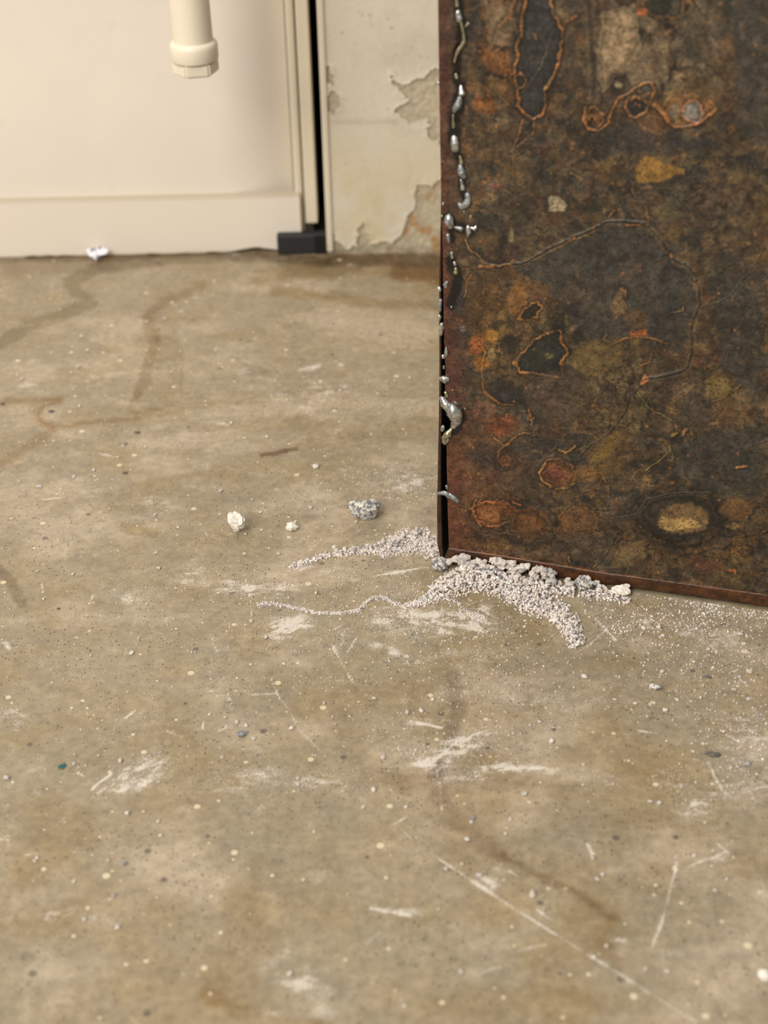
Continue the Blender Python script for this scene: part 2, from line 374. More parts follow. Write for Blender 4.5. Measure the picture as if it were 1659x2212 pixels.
# cream panel: flat face whose edge rounds back into the seam
sec = [(-1.3, 0.0)] + [(xs_seam - .075 + .075 * t, .020 * t ** 2.2) for t in np.linspace(0, 1, 28)] + [(xs_seam, .035), (-1.3, .035)]
bm = bmesh.new()
lo = [bm.verts.new((x, YW + y, .002)) for x, y in sec]; hi = [bm.verts.new((x, YW + y, ZT)) for x, y in sec]
n = len(sec)
for i in range(n): bm.faces.new((lo[i], lo[(i + 1) % n], hi[(i + 1) % n], hi[i]))
bm.faces.new(lo[::-1]); bm.faces.new(hi)
o = from_bm(bm, 'wall_back', M_PANEL); o['kind'] = 'structure'

# narrow post beside the seam, then a thin lighter strip at the slot
xm = wx(655, 430, YW)[0]
slab('trim_1', M_STRIP, xs_seam + .002, xm, YW - .002, YW + .03, .012, ZT, .0025)
slab('trim_2', M_STRIP, xm + .0015, xg0, YW - .004, YW + .03, .028, ZT, .0015)
# skirting board with a soft rounded top and a chipped lower edge
xe = wx(652, 520, YB)[0]; zt = wx(320, 429, YB)[2]
N = 220; X = np.linspace(-1.3, xe, N); chip = .0008 + .0012 * ss(.5, .8, fbm(X * 60, X * 0, 4)) + .004 * np.exp(-((X - wx(560, 540, YB)[0]) / .02) ** 2)
prof = [(0, 0), (0, 1), (.0015, 1.0), (.009, 1.0)]
rows = []
for (py, pz) in [(0, None), (0, zt - .002), (.0006, zt - .0006), (.002, zt), (.0095, zt + .0004)]:
    z = chip if pz is None else np.full(N, pz)
    rows.append(np.stack([X, np.full(N, YB + py), z], 1))
rows.append(np.stack([X, np.full(N, YB + .0095), chip], 1)); rows.append(rows[0])
Vb = np.concatenate(rows); me = mesh_np('baseboard_back', Vb, grid_faces(len(rows), N)[:, ::-1], False)
bmx = bmesh.new(); bmx.from_mesh(me); bmesh.ops.remove_doubles(bmx, verts=bmx.verts[:], dist=1e-6); bmesh.ops.holes_fill(bmx, edges=bmx.edges[:]); bmesh.ops.recalc_face_normals(bmx, faces=bmx.faces[:])
k = NT('skirting_paint'); P = k.obj(); sp = k.n('ShaderNodeSeparateXYZ'); k.l(P, sp.inputs[0])
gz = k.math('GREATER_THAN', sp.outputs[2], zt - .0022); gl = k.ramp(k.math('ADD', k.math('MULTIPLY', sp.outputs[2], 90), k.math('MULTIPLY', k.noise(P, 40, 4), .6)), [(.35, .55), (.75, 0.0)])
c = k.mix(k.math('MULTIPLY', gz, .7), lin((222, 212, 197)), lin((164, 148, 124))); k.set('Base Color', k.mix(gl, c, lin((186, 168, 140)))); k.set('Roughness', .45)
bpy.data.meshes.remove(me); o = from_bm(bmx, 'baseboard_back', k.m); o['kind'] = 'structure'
# dark slot between post and pier, the pier itself
o = slab('wall_recess', M_VOID, xg0 - .05, xg1 + .05, YW + .12, YW + .14, 0, ZT, 0)  # near-black backing and sides added to keep the slot dark
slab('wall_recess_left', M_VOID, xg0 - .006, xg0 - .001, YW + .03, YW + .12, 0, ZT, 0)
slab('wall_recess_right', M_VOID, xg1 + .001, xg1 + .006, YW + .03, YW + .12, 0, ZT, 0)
YP = fl(820, 547)[1]                 # face of the pier
pier_x0 = wx(709, 545, YP)[0]
xr = np.concatenate([np.arange(pier_x0, .11, .0011), [.2, .5, .9, 1.3]]); zr = np.concatenate([np.arange(0, .34, .0011), [.5, ZT]])
PX, PZ = np.meshgrid(xr, zr); Vp = np.stack([PX.ravel(), np.full(PX.size, YP), PZ.ravel()], 1)
sx, sy = proj(Vp); a_, b_ = Vp[:, 0] * 1000, Vp[:, 2] * 1000
sxw = sx + 30 * (fbm(a_ / 9, b_ / 9, 71) - .5); syw = sy + 34 * (fbm(a_ / 8, b_ / 8, 72) - .5)
PEEL = [([(845, 170), (890, 185), (915, 160), (960, 150), (1000, 150), (1000, 330), (930, 290), (930, 262), (880, 262), (850, 240), (885, 225), (870, 195)], 1),
        ([(895, 395), (915, 410), (960, 380), (1000, 380), (1000, 600), (800, 600), (870, 515), (880, 470), (905, 440)], 1),
        ([(700, 520), (712, 490), (740, 530), (770, 540), (785, 480), (795, 530), (830, 528), (870, 512), (870, 600), (700, 600)], 1),
        ([(700, 145), (715, 150), (718, 185), (702, 180)], 1), ([(705, 205), (728, 200), (728, 240), (708, 240)], 1)]
peel = np.zeros(len(Vp), bool)
for pts, _ in PEEL: peel |= inside(sxw, syw, pts)
dd = np.full(len(Vp), 60.)
for pts, _ in PEEL:
    m = near_mask(sx, sy, pts, 50); dd[m] = np.minimum(dd[m], dist_line(sxw[m], syw[m], pts + pts[:1]))
grain = fbm(a_ / 5, b_ / 5, 77)
pl_t = np.tile(np.array(lin((184, 171, 146))), (len(Vp), 1)) * (.8 + .4 * grain)[:, None]
rust = ss(.5, .7, fbm(a_ / 12, b_ / 12, 80)) * ss(330, 500, sy)
pl_t = pl_t * (1 - .7 * rust[:, None]) + np.array(lin((168, 120, 56))) * .7 * rust[:, None]
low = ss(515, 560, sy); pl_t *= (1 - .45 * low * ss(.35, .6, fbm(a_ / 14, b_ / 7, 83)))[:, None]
me = mesh_np('wall_right', Vp + np.array([[0, 1, 0]]) * (.0022 * grain[:, None]), grid_faces(*PX.shape), True)
set_col(me, 'tone', np.clip(pl_t, 0, 1)); pier = link('wall_right', me, M_PLASTER); pier['kind'] = 'structure'
slab('wall_right_side', M_STRIP, pier_x0 - .001, pier_x0 + .004, YP + .003, YP + .05, 0, ZT, .001)
# paint skin: same grid without the peeled cells, edges lifting
lift = np.where(peel, 0, .0006 + .0012 * np.exp(-dd / 7) * (.4 + fbm(a_ / 10, b_ / 10, 90)))
Vk = Vp.copy(); Vk[:, 1] -= lift
Fk = grid_faces(*PX.shape); Fk = Fk[~peel[Fk].any(1)]
pt = np.tile(np.array(lin((208, 198, 178))), (len(Vp), 1))
yel = ss(.35, .65, fbm(a_ / 40, b_ / 40, 91)) * ss(230, 480, sy); pt = pt * (1 - yel[:, None] * np.array([.05, .10, .24]))
mott = ss(.55, .8, fbm(a_ / 16, b_ / 22, 93))[:, None]; pt *= 1 - mott * np.array([.05, .06, .09])
line = np.exp(-((sy - 262 - .0 * sx + 8 * (fbm(a_ / 12, b_ / 12, 95) - .5)) / 6) ** 2) * (sx > 715) * (sx < 860); pt *= 1 - .16 * line[:, None]
spots = ss(.74, .84, fbm(a_ / 3.2, b_ / 3.2, 96, 3)) * ss(.45, .6, fbm(a_ / 30, b_ / 30, 97)); pt = pt * (1 - .5 * spots[:, None] * np.array([.6, .8, 1]))
upper_dark = ss(.4, .8, fbm(a_ / 50, b_ / 50, 98)) * (sx > 760) * (1 - ss(90, 240, sy)); pt *= 1 - .10 * upper_dark[:, None]  # patchy darkening toward the top of the pier
me = mesh_np('paint_skin', Vk, Fk, True); set_col(me, 'tone', np.clip(pt, 0, 1)); link('paint_skin', me, M_PEEL, pier)
M_FLAKE = plain('flake_cream', (224, 214, 190), .6)
bm = bmesh.new()
v0 = wx(712, 300, YP); box_bm(bm, (pier_x0 - .001, YP - .0035, .004), (pier_x0 + .0055, YP + .002, ZT), .0015)
o = from_bm(bm, 'corner_bead', M_STRIP, pier)
# black foot block at the bottom of the slot
b0, b1 = fl(600, 551), fl(706, 553)
bm = bmesh.new(); zb = on_plane(650, 507, np.array([0, b0[1], 0]), nY)[2]
box_bm(bm, (b0[0], b0[1] - .0005, .0002), (b1[0], YW - .0045, zb), .0022)
bd = tag(from_bm(bm, 'rubber_block', M_BLOCK), 'black rubber block on the floor at the foot of the dark wall slot', 'block')
bm = bmesh.new(); box_bm(bm, (b1[0] - .012, b0[1] - .0017, .001), (b1[0] - .0004, b0[1] - .0003, zb - .001), .0005)
from_bm(bm, 'end_face', M_VOID, bd)  # thin near-black sheet on the front, painting the block's end as shaded

# ------------------------------------------------------------------ drain pipe in front of the panel
def lathe(name, prof, mat, parent=None, seg=40, smooth=True):
    bm = bmesh.new(); rings = []
    for r, z in prof: rings.append([bm.verts.new((r * math.cos(2 * math.pi * k / seg), r * math.sin(2 * math.pi * k / seg), z)) for k in range(seg)])
    for a, b in zip(rings[:-1], rings[1:]):
        for k in range(seg): bm.faces.new((a[k], a[(k + 1) % seg], b[(k + 1) % seg], b[k]))
    bm.faces.new(rings[0][::-1]); bm.faces.new(rings[-1])
    return from_bm(bm, name, mat, parent, smooth)
M_PIPE = paint_mat('painted_pipe', (228, 217, 196), .4, .12)
YPIPE = YW - .15
pb = wx(424, 156, YPIPE); ptop = wx(415, 0, YPIPE)
sc = np.linalg.norm(pb - _C) / FPX
pipe = bpy.data.objects.new('drain_pipe', None); COL.objects.link(pipe); pipe.location = pb
pipe.rotation_euler = (0, math.radians(-.6), 0)
tag(pipe, 'cream painted capped pipe hanging in front of the wall panel', 'pipe')
z1 = 50 * sc / math.cos(math.radians(20)); rp = 40.5 * sc; rc = 49 * sc
lathe('pipe_tube', [(rp, z1 * .7), (rp, .55), (rp * .9, .551)], M_PIPE, pipe)
lathe('collar', [(rc * .97, z1 * .52), (rc, z1 * .60), (rc, z1 * 1.02), (rc * .98, z1 * 1.14), (rc * .9, z1 * 1.22), (rp, z1 * 1.24)], M_PIPE, pipe)
bm = bmesh.new(); bmesh.ops.create_cone(bm, cap_ends=True, segments=6, radius1=rc * 1.0, radius2=rc * 1.0, depth=z1 * .52)
bmesh.ops.rotate(bm, verts=bm.verts[:], cent=(0, 0, 0), matrix=Matrix.Rotation(math.radians(40), 3, 'Z')); bmesh.ops.translate(bm, verts=bm.verts[:], vec=(0, 0, z1 * .26))
bmesh.ops.bevel(bm, geom=bm.edges[:], offset=.0016, segments=2, affect='EDGES'); from_bm(bm, 'hex_cap', M_PIPE, pipe)
bm = bmesh.new(); bmesh.ops.create_cone(bm, cap_ends=True, segments=32, radius1=rp, radius2=rp, depth=.17)
bmesh.ops.rotate(bm, verts=bm.verts[:], cent=(0, 0, 0), matrix=Matrix.Rotation(math.pi / 2, 3, 'X')); bmesh.ops.translate(bm, verts=bm.verts[:], vec=(0, .07, .54)); from_bm(bm, 'elbow', M_PIPE, pipe)

# ------------------------------------------------------------------ steel box
O = fl(970, 1213, .0035); _b = fl(1659, 1309, .0035)
EU = (_b - O) / np.linalg.norm(_b - O); EN = np.array([EU[1], -EU[0], 0])   # EN faces the viewer's side
def pl(x, y):
    P = on_plane(x, y, O, EN); return np.array([np.dot(P - O, EU), P[2] - O[2]])
def pp(u, v, w=0.0): return O + np.multiply.outer(u, EU) + np.multiply.outer(v, np.array([0, 0, 1.0])) + np.multiply.outer(w, EN)

def steel_mat(name):
    k = NT(name); P = k.obj()
    n1 = k.noise(P, 520, 4, .7); n2 = k.noise(P, 120, 5, .65, .6)
    st = k.n('ShaderNodeMapping'); st.inputs['Scale'].default_value = (40, 40, 700); k.l(P, st.inputs['Vector'])
    n3 = k.noise(st.outputs[0], 1, 3, .6)
    c = k.mix(1.0, k.attr('tone'), k.ramp(n1, [(.28, .5), (.72, 1.1)]), 'MULTIPLY')
    c = k.mix(1.0, c, k.ramp(n2, [(.3, .55), (.7, 1.1)]), 'MULTIPLY')
    c = k.mix(1.0, c, k.ramp(n3, [(.3, .88), (.7, 1.12)]), 'MULTIPLY')
    k.set('Base Color', c)
    k.set('Roughness', k.math('ADD', k.attr('rough', True), k.math('MULTIPLY', n2, .22)))
    k.set('Specular IOR Level', .42)
    k.bump(k.math('ADD', k.math('MULTIPLY', n1, .6), n2), .35, .0005)
    return k.m
M_STEEL = steel_mat('rust_patina')

SLATE, SLATED, OR, OCH, TAN, RED, DK = (60, 59, 57), (42, 44, 44), (178, 116, 44), (128, 92, 40), (134, 113, 84), (112, 56, 40), (26, 22, 19)
BLOBS = [  # survey polygon, fill, alpha, edge softness, rim colour, rim half width, rim strength
    ([(1292, 25), (1349, 8), (1378, 32), (1381, 74), (1388, 94), (1368, 136), (1331, 173), (1299, 205), (1287, 138), (1294, 86)], (150, 126, 94), .85, 5, DK, 4, .5),
    ([(1388, 94), (1450, 60), (1445, 150), (1410, 210), (1380, 235), (1340, 200), (1350, 150)], (124, 104, 80), .6, 8, None, 0, 0),
    ([(1450, 20), (1560, 10), (1560, 120), (1480, 170), (1455, 110)], (92, 80, 66), .5, 12, None, 0, 0),
    (ellipse(1440, 12, 52, 24), (44, 46, 38), .85, 6, OR, 2.5, .45),
    ([(1375, 20), (1400, 22), (1396, 36), (1380, 36)], (180, 105, 35), .8, 4, None, 0, 0),
    ([(1141, -10), (1131, 36), (1124, 72), (1115, 101), (1119, 125), (1112, 149), (1105, 166), (1117, 193), (1117, 229), (1131, 246), (1153, 256), (1172, 241), (1180, 205), (1197, 164), (1211, 108), (1216, 68), (1194, 19), (1189, -10)], (58, 56, 55), .95, 2, OR, 2.4, .95),
    (ellipse(1124, 172, 11, 15), (50, 52, 46), .8, 2, OR, 1.8, .9),
    ([(1035, 0), (1110, 0), (1112, 60), (1090, 95), (1050, 110), (1055, 60)], (126, 104, 76), .75, 8, OR, 1.5, .25),
    (ellipse(1047, 229, 30, 21, 10), (146, 92, 36), .9, 4, (70, 58, 44), 3, .6), (ellipse(1090, 263, 16, 17), (112, 96, 72), .7, 3, (60, 52, 40), 2.5, .6),
    ([(1040, 100), (1100, 110), (1110, 160), (1080, 165), (1050, 150)], (128, 80, 32), .7, 8, None, 0, 0), ([(1050, 165), (1100, 170), (1095, 210), (1055, 205)], (120, 88, 44), .6, 6, None, 0, 0),
    (ellipse(1284, 258, 19, 24), (104, 70, 36), .85, 3, OR, 2.4, .8), (ellipse(1277, 262, 5, 12), (54, 44, 30), .8, 2, OR, 1.2, .7), (ellipse(1290, 255, 7, 11), (120, 84, 54), .9, 2, OR, 1.2, .6),
    (ellipse(1335, 182, 15, 16), (66, 56, 44), .8, 3, (50, 40, 30), 2.5, .8), (ellipse(1335, 182, 8, 9), (140, 124, 96), .9, 2, None, 0, 0),
    (ellipse(1374, 229, 26, 20, -8), (40, 42, 44), 1, 2, OR, 2.6, .85), (ellipse(1396, 190, 16, 12), (76, 74, 62), .9, 3, OR, 2, .5),
    ([(1442, 198), (1452, 172), (1456, 190), (1450, 220), (1430, 226)], (124, 104, 58), .8, 4, None, 0, 0),
    ([(1430, 242), (1440, 215), (1470, 205), (1510, 208), (1535, 222), (1546, 238), (1520, 262), (1487, 273), (1460, 274), (1444, 262)], (128, 92, 54), .85, 4, OR, 1.6, .4),
    (ellipse(1455, 243, 13, 18, 15), (122, 104, 82), .9, 3, None, 0, 0), (ellipse(1497, 244, 22, 22), (146, 136, 126), 1, 2, (176, 106, 50), 2.2, .8),
    ([(1383, 338), (1410, 338), (1428, 353), (1464, 360), (1477, 370), (1432, 392), (1381, 402), (1376, 380)], (136, 100, 40), .9, 4, None, 0, 0),
    ([(1180, 429), (1199, 420), (1221, 439), (1218, 460), (1180, 460)], (160, 142, 112), .9, 3, DK, 2, .3), (ellipse(1196, 476, 20, 18), (100, 66, 50), .7, 6, None, 0, 0),
    (ellipse(1070, 400, 12, 9), (128, 80, 66), .7, 3, None, 0, 0), (ellipse(1300, 372, 22, 22), (112, 82, 40), .5, 8, None, 0, 0), (ellipse(1460, 430, 24, 20), (86, 76, 64), .7, 5, None, 0, 0),
    ([(1540, 420), (1610, 390), (1615, 430), (1580, 445), (1550, 440)], (100, 76, 58), .6, 6, None, 0, 0), (ellipse(1440, 460, 32, 18), (104, 92, 62), .6, 8, None, 0, 0), (ellipse(1553, 488, 14, 16), (92, 80, 62), .6, 5, None, 0, 0),
    ([(1108, 572), (1180, 540), (1240, 513), (1300, 495), (1350, 486), (1395, 490), (1440, 545), (1490, 582), (1508, 625), (1508, 660), (1490, 710), (1478, 770), (1440, 760), (1400, 745), (1330, 740), (1290, 748), (1240, 700), (1190, 640), (1130, 600)], (62, 60, 57), .72, 10, None, 0, 0),
    (ellipse(1240, 630, 22, 24), (84, 70, 56), .8, 4, None, 0, 0), ([(1108, 592), (1140, 598), (1180, 615), (1196, 640), (1170, 640), (1140, 625), (1112, 612)], (120, 86, 46), .65, 6, OR, 1.2, .25),
    (ellipse(1118, 645, 24, 34, 10), (132, 92, 38), .8, 8, None, 0, 0), (ellipse(1080, 570, 14, 14), (44, 34, 28), .8, 4, None, 0, 0),
    ([(1005, 590), (1045, 580), (1090, 590), (1095, 660), (1085, 720), (1040, 740), (1000, 700)], (94, 68, 34), .6, 10, None, 0, 0), (ellipse(1085, 700, 12, 34, 5), (134, 108, 58), .7, 6, None, 0, 0),
    ([(1118, 692), (1129, 668), (1153, 654), (1168, 666), (1156, 685), (1130, 694)], (42, 38, 30), .9, 2, (186, 128, 50), 1.8, .75),
    (ellipse(1162, 707, 7, 8), (92, 84, 66), .9, 2, None, 0, 0), (ellipse(1030, 745, 18, 27, 10), (146, 82, 24), .85, 6, None, 0, 0), (ellipse(1062, 725, 18, 13), (158, 112, 34), .8, 6, None, 0, 0), (ellipse(1040, 785, 20, 18), (150, 98, 28), .75, 8, None, 0, 0), (ellipse(1100, 745, 24, 22), (52, 42, 36), .8, 6, None, 0, 0), (ellipse(1078, 703, 14, 10), (46, 36, 30), .8, 4, None, 0, 0), (ellipse(1062, 765, 12, 18), (140, 116, 70), .6, 6, None, 0, 0),
    ([(1177, 721), (1211, 714), (1216, 743), (1228, 760), (1213, 784), (1213, 817), (1189, 810), (1163, 805), (1124, 805), (1112, 786), (1127, 762), (1153, 735)], (46, 47, 42), .97, 2, OR, 2.2, .8), (ellipse(1187, 768, 13, 7), (98, 90, 50), .8, 3, None, 0, 0),
    ([(1057, 830), (1078, 822), (1122, 846), (1124, 868), (1083, 873), (1057, 856)], (58, 54, 52), .9, 3, (60, 48, 36), 1.5, .5), ([(1126, 850), (1146, 860), (1146, 884), (1126, 880)], (50, 52, 44), .9, 3, None, 0, 0),
    (ellipse(1200, 855, 75, 62), (84, 70, 58), .65, 14, DK, 2.0, .5), (ellipse(1248, 863, 20, 15, 15), (88, 72, 50), .6, 2, (146, 112, 60), 1.0, .7), (ellipse(1290, 770, 62, 40, -15), (112, 90, 50), .7, 12, None, 0, 0),
    ([(1335, 625), (1348, 618), (1352, 660), (1352, 680), (1325, 680), (1322, 660)], (124, 98, 66), .8, 4, OR, 1.2, .35), (ellipse(1375, 690, 28, 22), (104, 72, 40), .6, 8, None, 0, 0), ([(1360, 715), (1400, 710), (1398, 724), (1362, 728)], (176, 96, 18), .8, 5, None, 0, 0), (ellipse(1375, 735, 14, 12), (122, 98, 40), .85, 3, None, 0, 0),
    (ellipse(1548, 838, 30, 30), (126, 104, 56), .75, 7, None, 0, 0), (ellipse(1565, 890, 28, 36), (92, 68, 42), .7, 9, None, 0, 0), (ellipse(1500, 880, 40, 40), (62, 58, 54), .7, 12, None, 0, 0), ([(1300, 960), (1330, 920), (1345, 945), (1330, 985), (1280, 1005), (1260, 990)], (122, 96, 44), .8, 8, None, 0, 0), (ellipse(1300, 1010, 46, 26, -15), (104, 80, 44), .6, 10, None, 0, 0),
    ([(1440, 950), (1659, 900), (1659, 1080), (1560, 1080), (1460, 1040)], (60, 59, 55), .7, 22, None, 0, 0), ([(1520, 560), (1659, 560), (1659, 860), (1600, 860), (1540, 760)], (62, 60, 56), .55, 26, None, 0, 0), ([(1560, 0), (1700, 0), (1700, 330), (1590, 300), (1580, 120)], (68, 65, 60), .65, 20, None, 0, 0), ([(1300, 290), (1370, 260), (1440, 300), (1560, 290), (1560, 330), (1400, 330), (1320, 340)], (58, 56, 56), .7, 14, None, 0, 0),
    (ellipse(1250, 950, 40, 18), (48, 47, 42), .7, 6, (150, 112, 50), 1.4, .35), ([(1090, 950), (1120, 935), (1200, 945), (1230, 965), (1180, 985), (1100, 980)], (64, 58, 52), .6, 8, None, 0, 0), (ellipse(1040, 990, 34, 30), (54, 51, 48), .6, 10, None, 0, 0),
    (ellipse(1085, 920, 34, 24, -20), (130, 66, 28), .55, 10, None, 0, 0), (ellipse(1045, 890, 30, 28), (128, 78, 62), .35, 10, None, 0, 0), (ellipse(1092, 994, 16, 15), (150, 96, 56), .9, 3, (56, 46, 38), 4, .8),
    (ellipse(1206, 1023, 40, 30, 5), (112, 70, 38), .8, 5, (170, 116, 50), 2.0, .6), (ellipse(1204, 1020, 20, 15), (118, 66, 46), .9, 3, (150, 96, 44), 1.4, .5), (ellipse(1270, 1022, 30, 22), (122, 84, 30), .55, 8, None, 0, 0),
    (ellipse(1069, 1110, 47, 27, 3), (142, 84, 32), .75, 5, (190, 110, 36), 2.2, .7), (ellipse(1060, 1112, 24, 15), (146, 96, 50), .8, 3, None, 0, 0), (ellipse(1143, 1130, 46, 38), (112, 72, 32), .75, 6, (54, 46, 36), 5, .7), (ellipse(1246, 1130, 42, 36, -10), (104, 74, 44), .75, 6, (146, 98, 40), 1.8, .4), (ellipse(1222, 1130, 14, 18), (140, 90, 40), .6, 6, None, 0, 0), ([(1210, 1160), (1300, 1150), (1330, 1180), (1310, 1220), (1240, 1215)], (92, 78, 62), .6, 9, None, 0, 0),
    ([(1330, 1190), (1390, 1165), (1395, 1200), (1360, 1225), (1315, 1228)], (120, 98, 64), .7, 6, None, 0, 0), (ellipse(1467, 1118, 90, 52, 4), (60, 54, 46), .8, 5, DK, 5, .8), (ellipse(1477, 1122, 58, 34, 4), (126, 98, 60), .8, 5, None, 0, 0), ([(1424, 1115), (1470, 1118), (1500, 1122), (1520, 1142), (1450, 1146), (1424, 1138)], (176, 142, 82), .8, 4, None, 0, 0), (ellipse(1588, 1100, 34, 24), (118, 84, 44), .7, 6, None, 0, 0), (ellipse(1583, 1137, 14, 9), (128, 102, 64), .8, 4, None, 0, 0), (ellipse(1353, 1136, 19, 14), (98, 76, 54), .8, 3, (52, 44, 36), 3, .7),
    ([(1568, 1224), (1585, 1226), (1590, 1236), (1574, 1232)], (186, 106, 40), .9, 2, None, 0, 0), ([(1490, 1200), (1560, 1205), (1565, 1235), (1500, 1232)], (110, 72, 42), .5, 10, None, 0, 0), ([(1000, 1165), (1100, 1170), (1110, 1195), (1000, 1185)], (116, 84, 44), .5, 8, None, 0, 0), (ellipse(990, 640, 16, 44), (60, 57, 55), .8, 5, None, 0, 0), (ellipse(1000, 540, 14, 20), (58, 50, 44), .6, 6, None, 0, 0),
    (ellipse(1100, 470, 60, 60), (64, 58, 50), .5, 18, None, 0, 0), (ellipse(1055, 520, 30, 24), (110, 84, 50), .45, 10, None, 0, 0), (ellipse(1105, 508, 7, 16), (138, 118, 84), .7, 4, None, 0, 0), (ellipse(998, 712, 7, 7), (140, 124, 130), .6, 4, None, 0, 0),
]
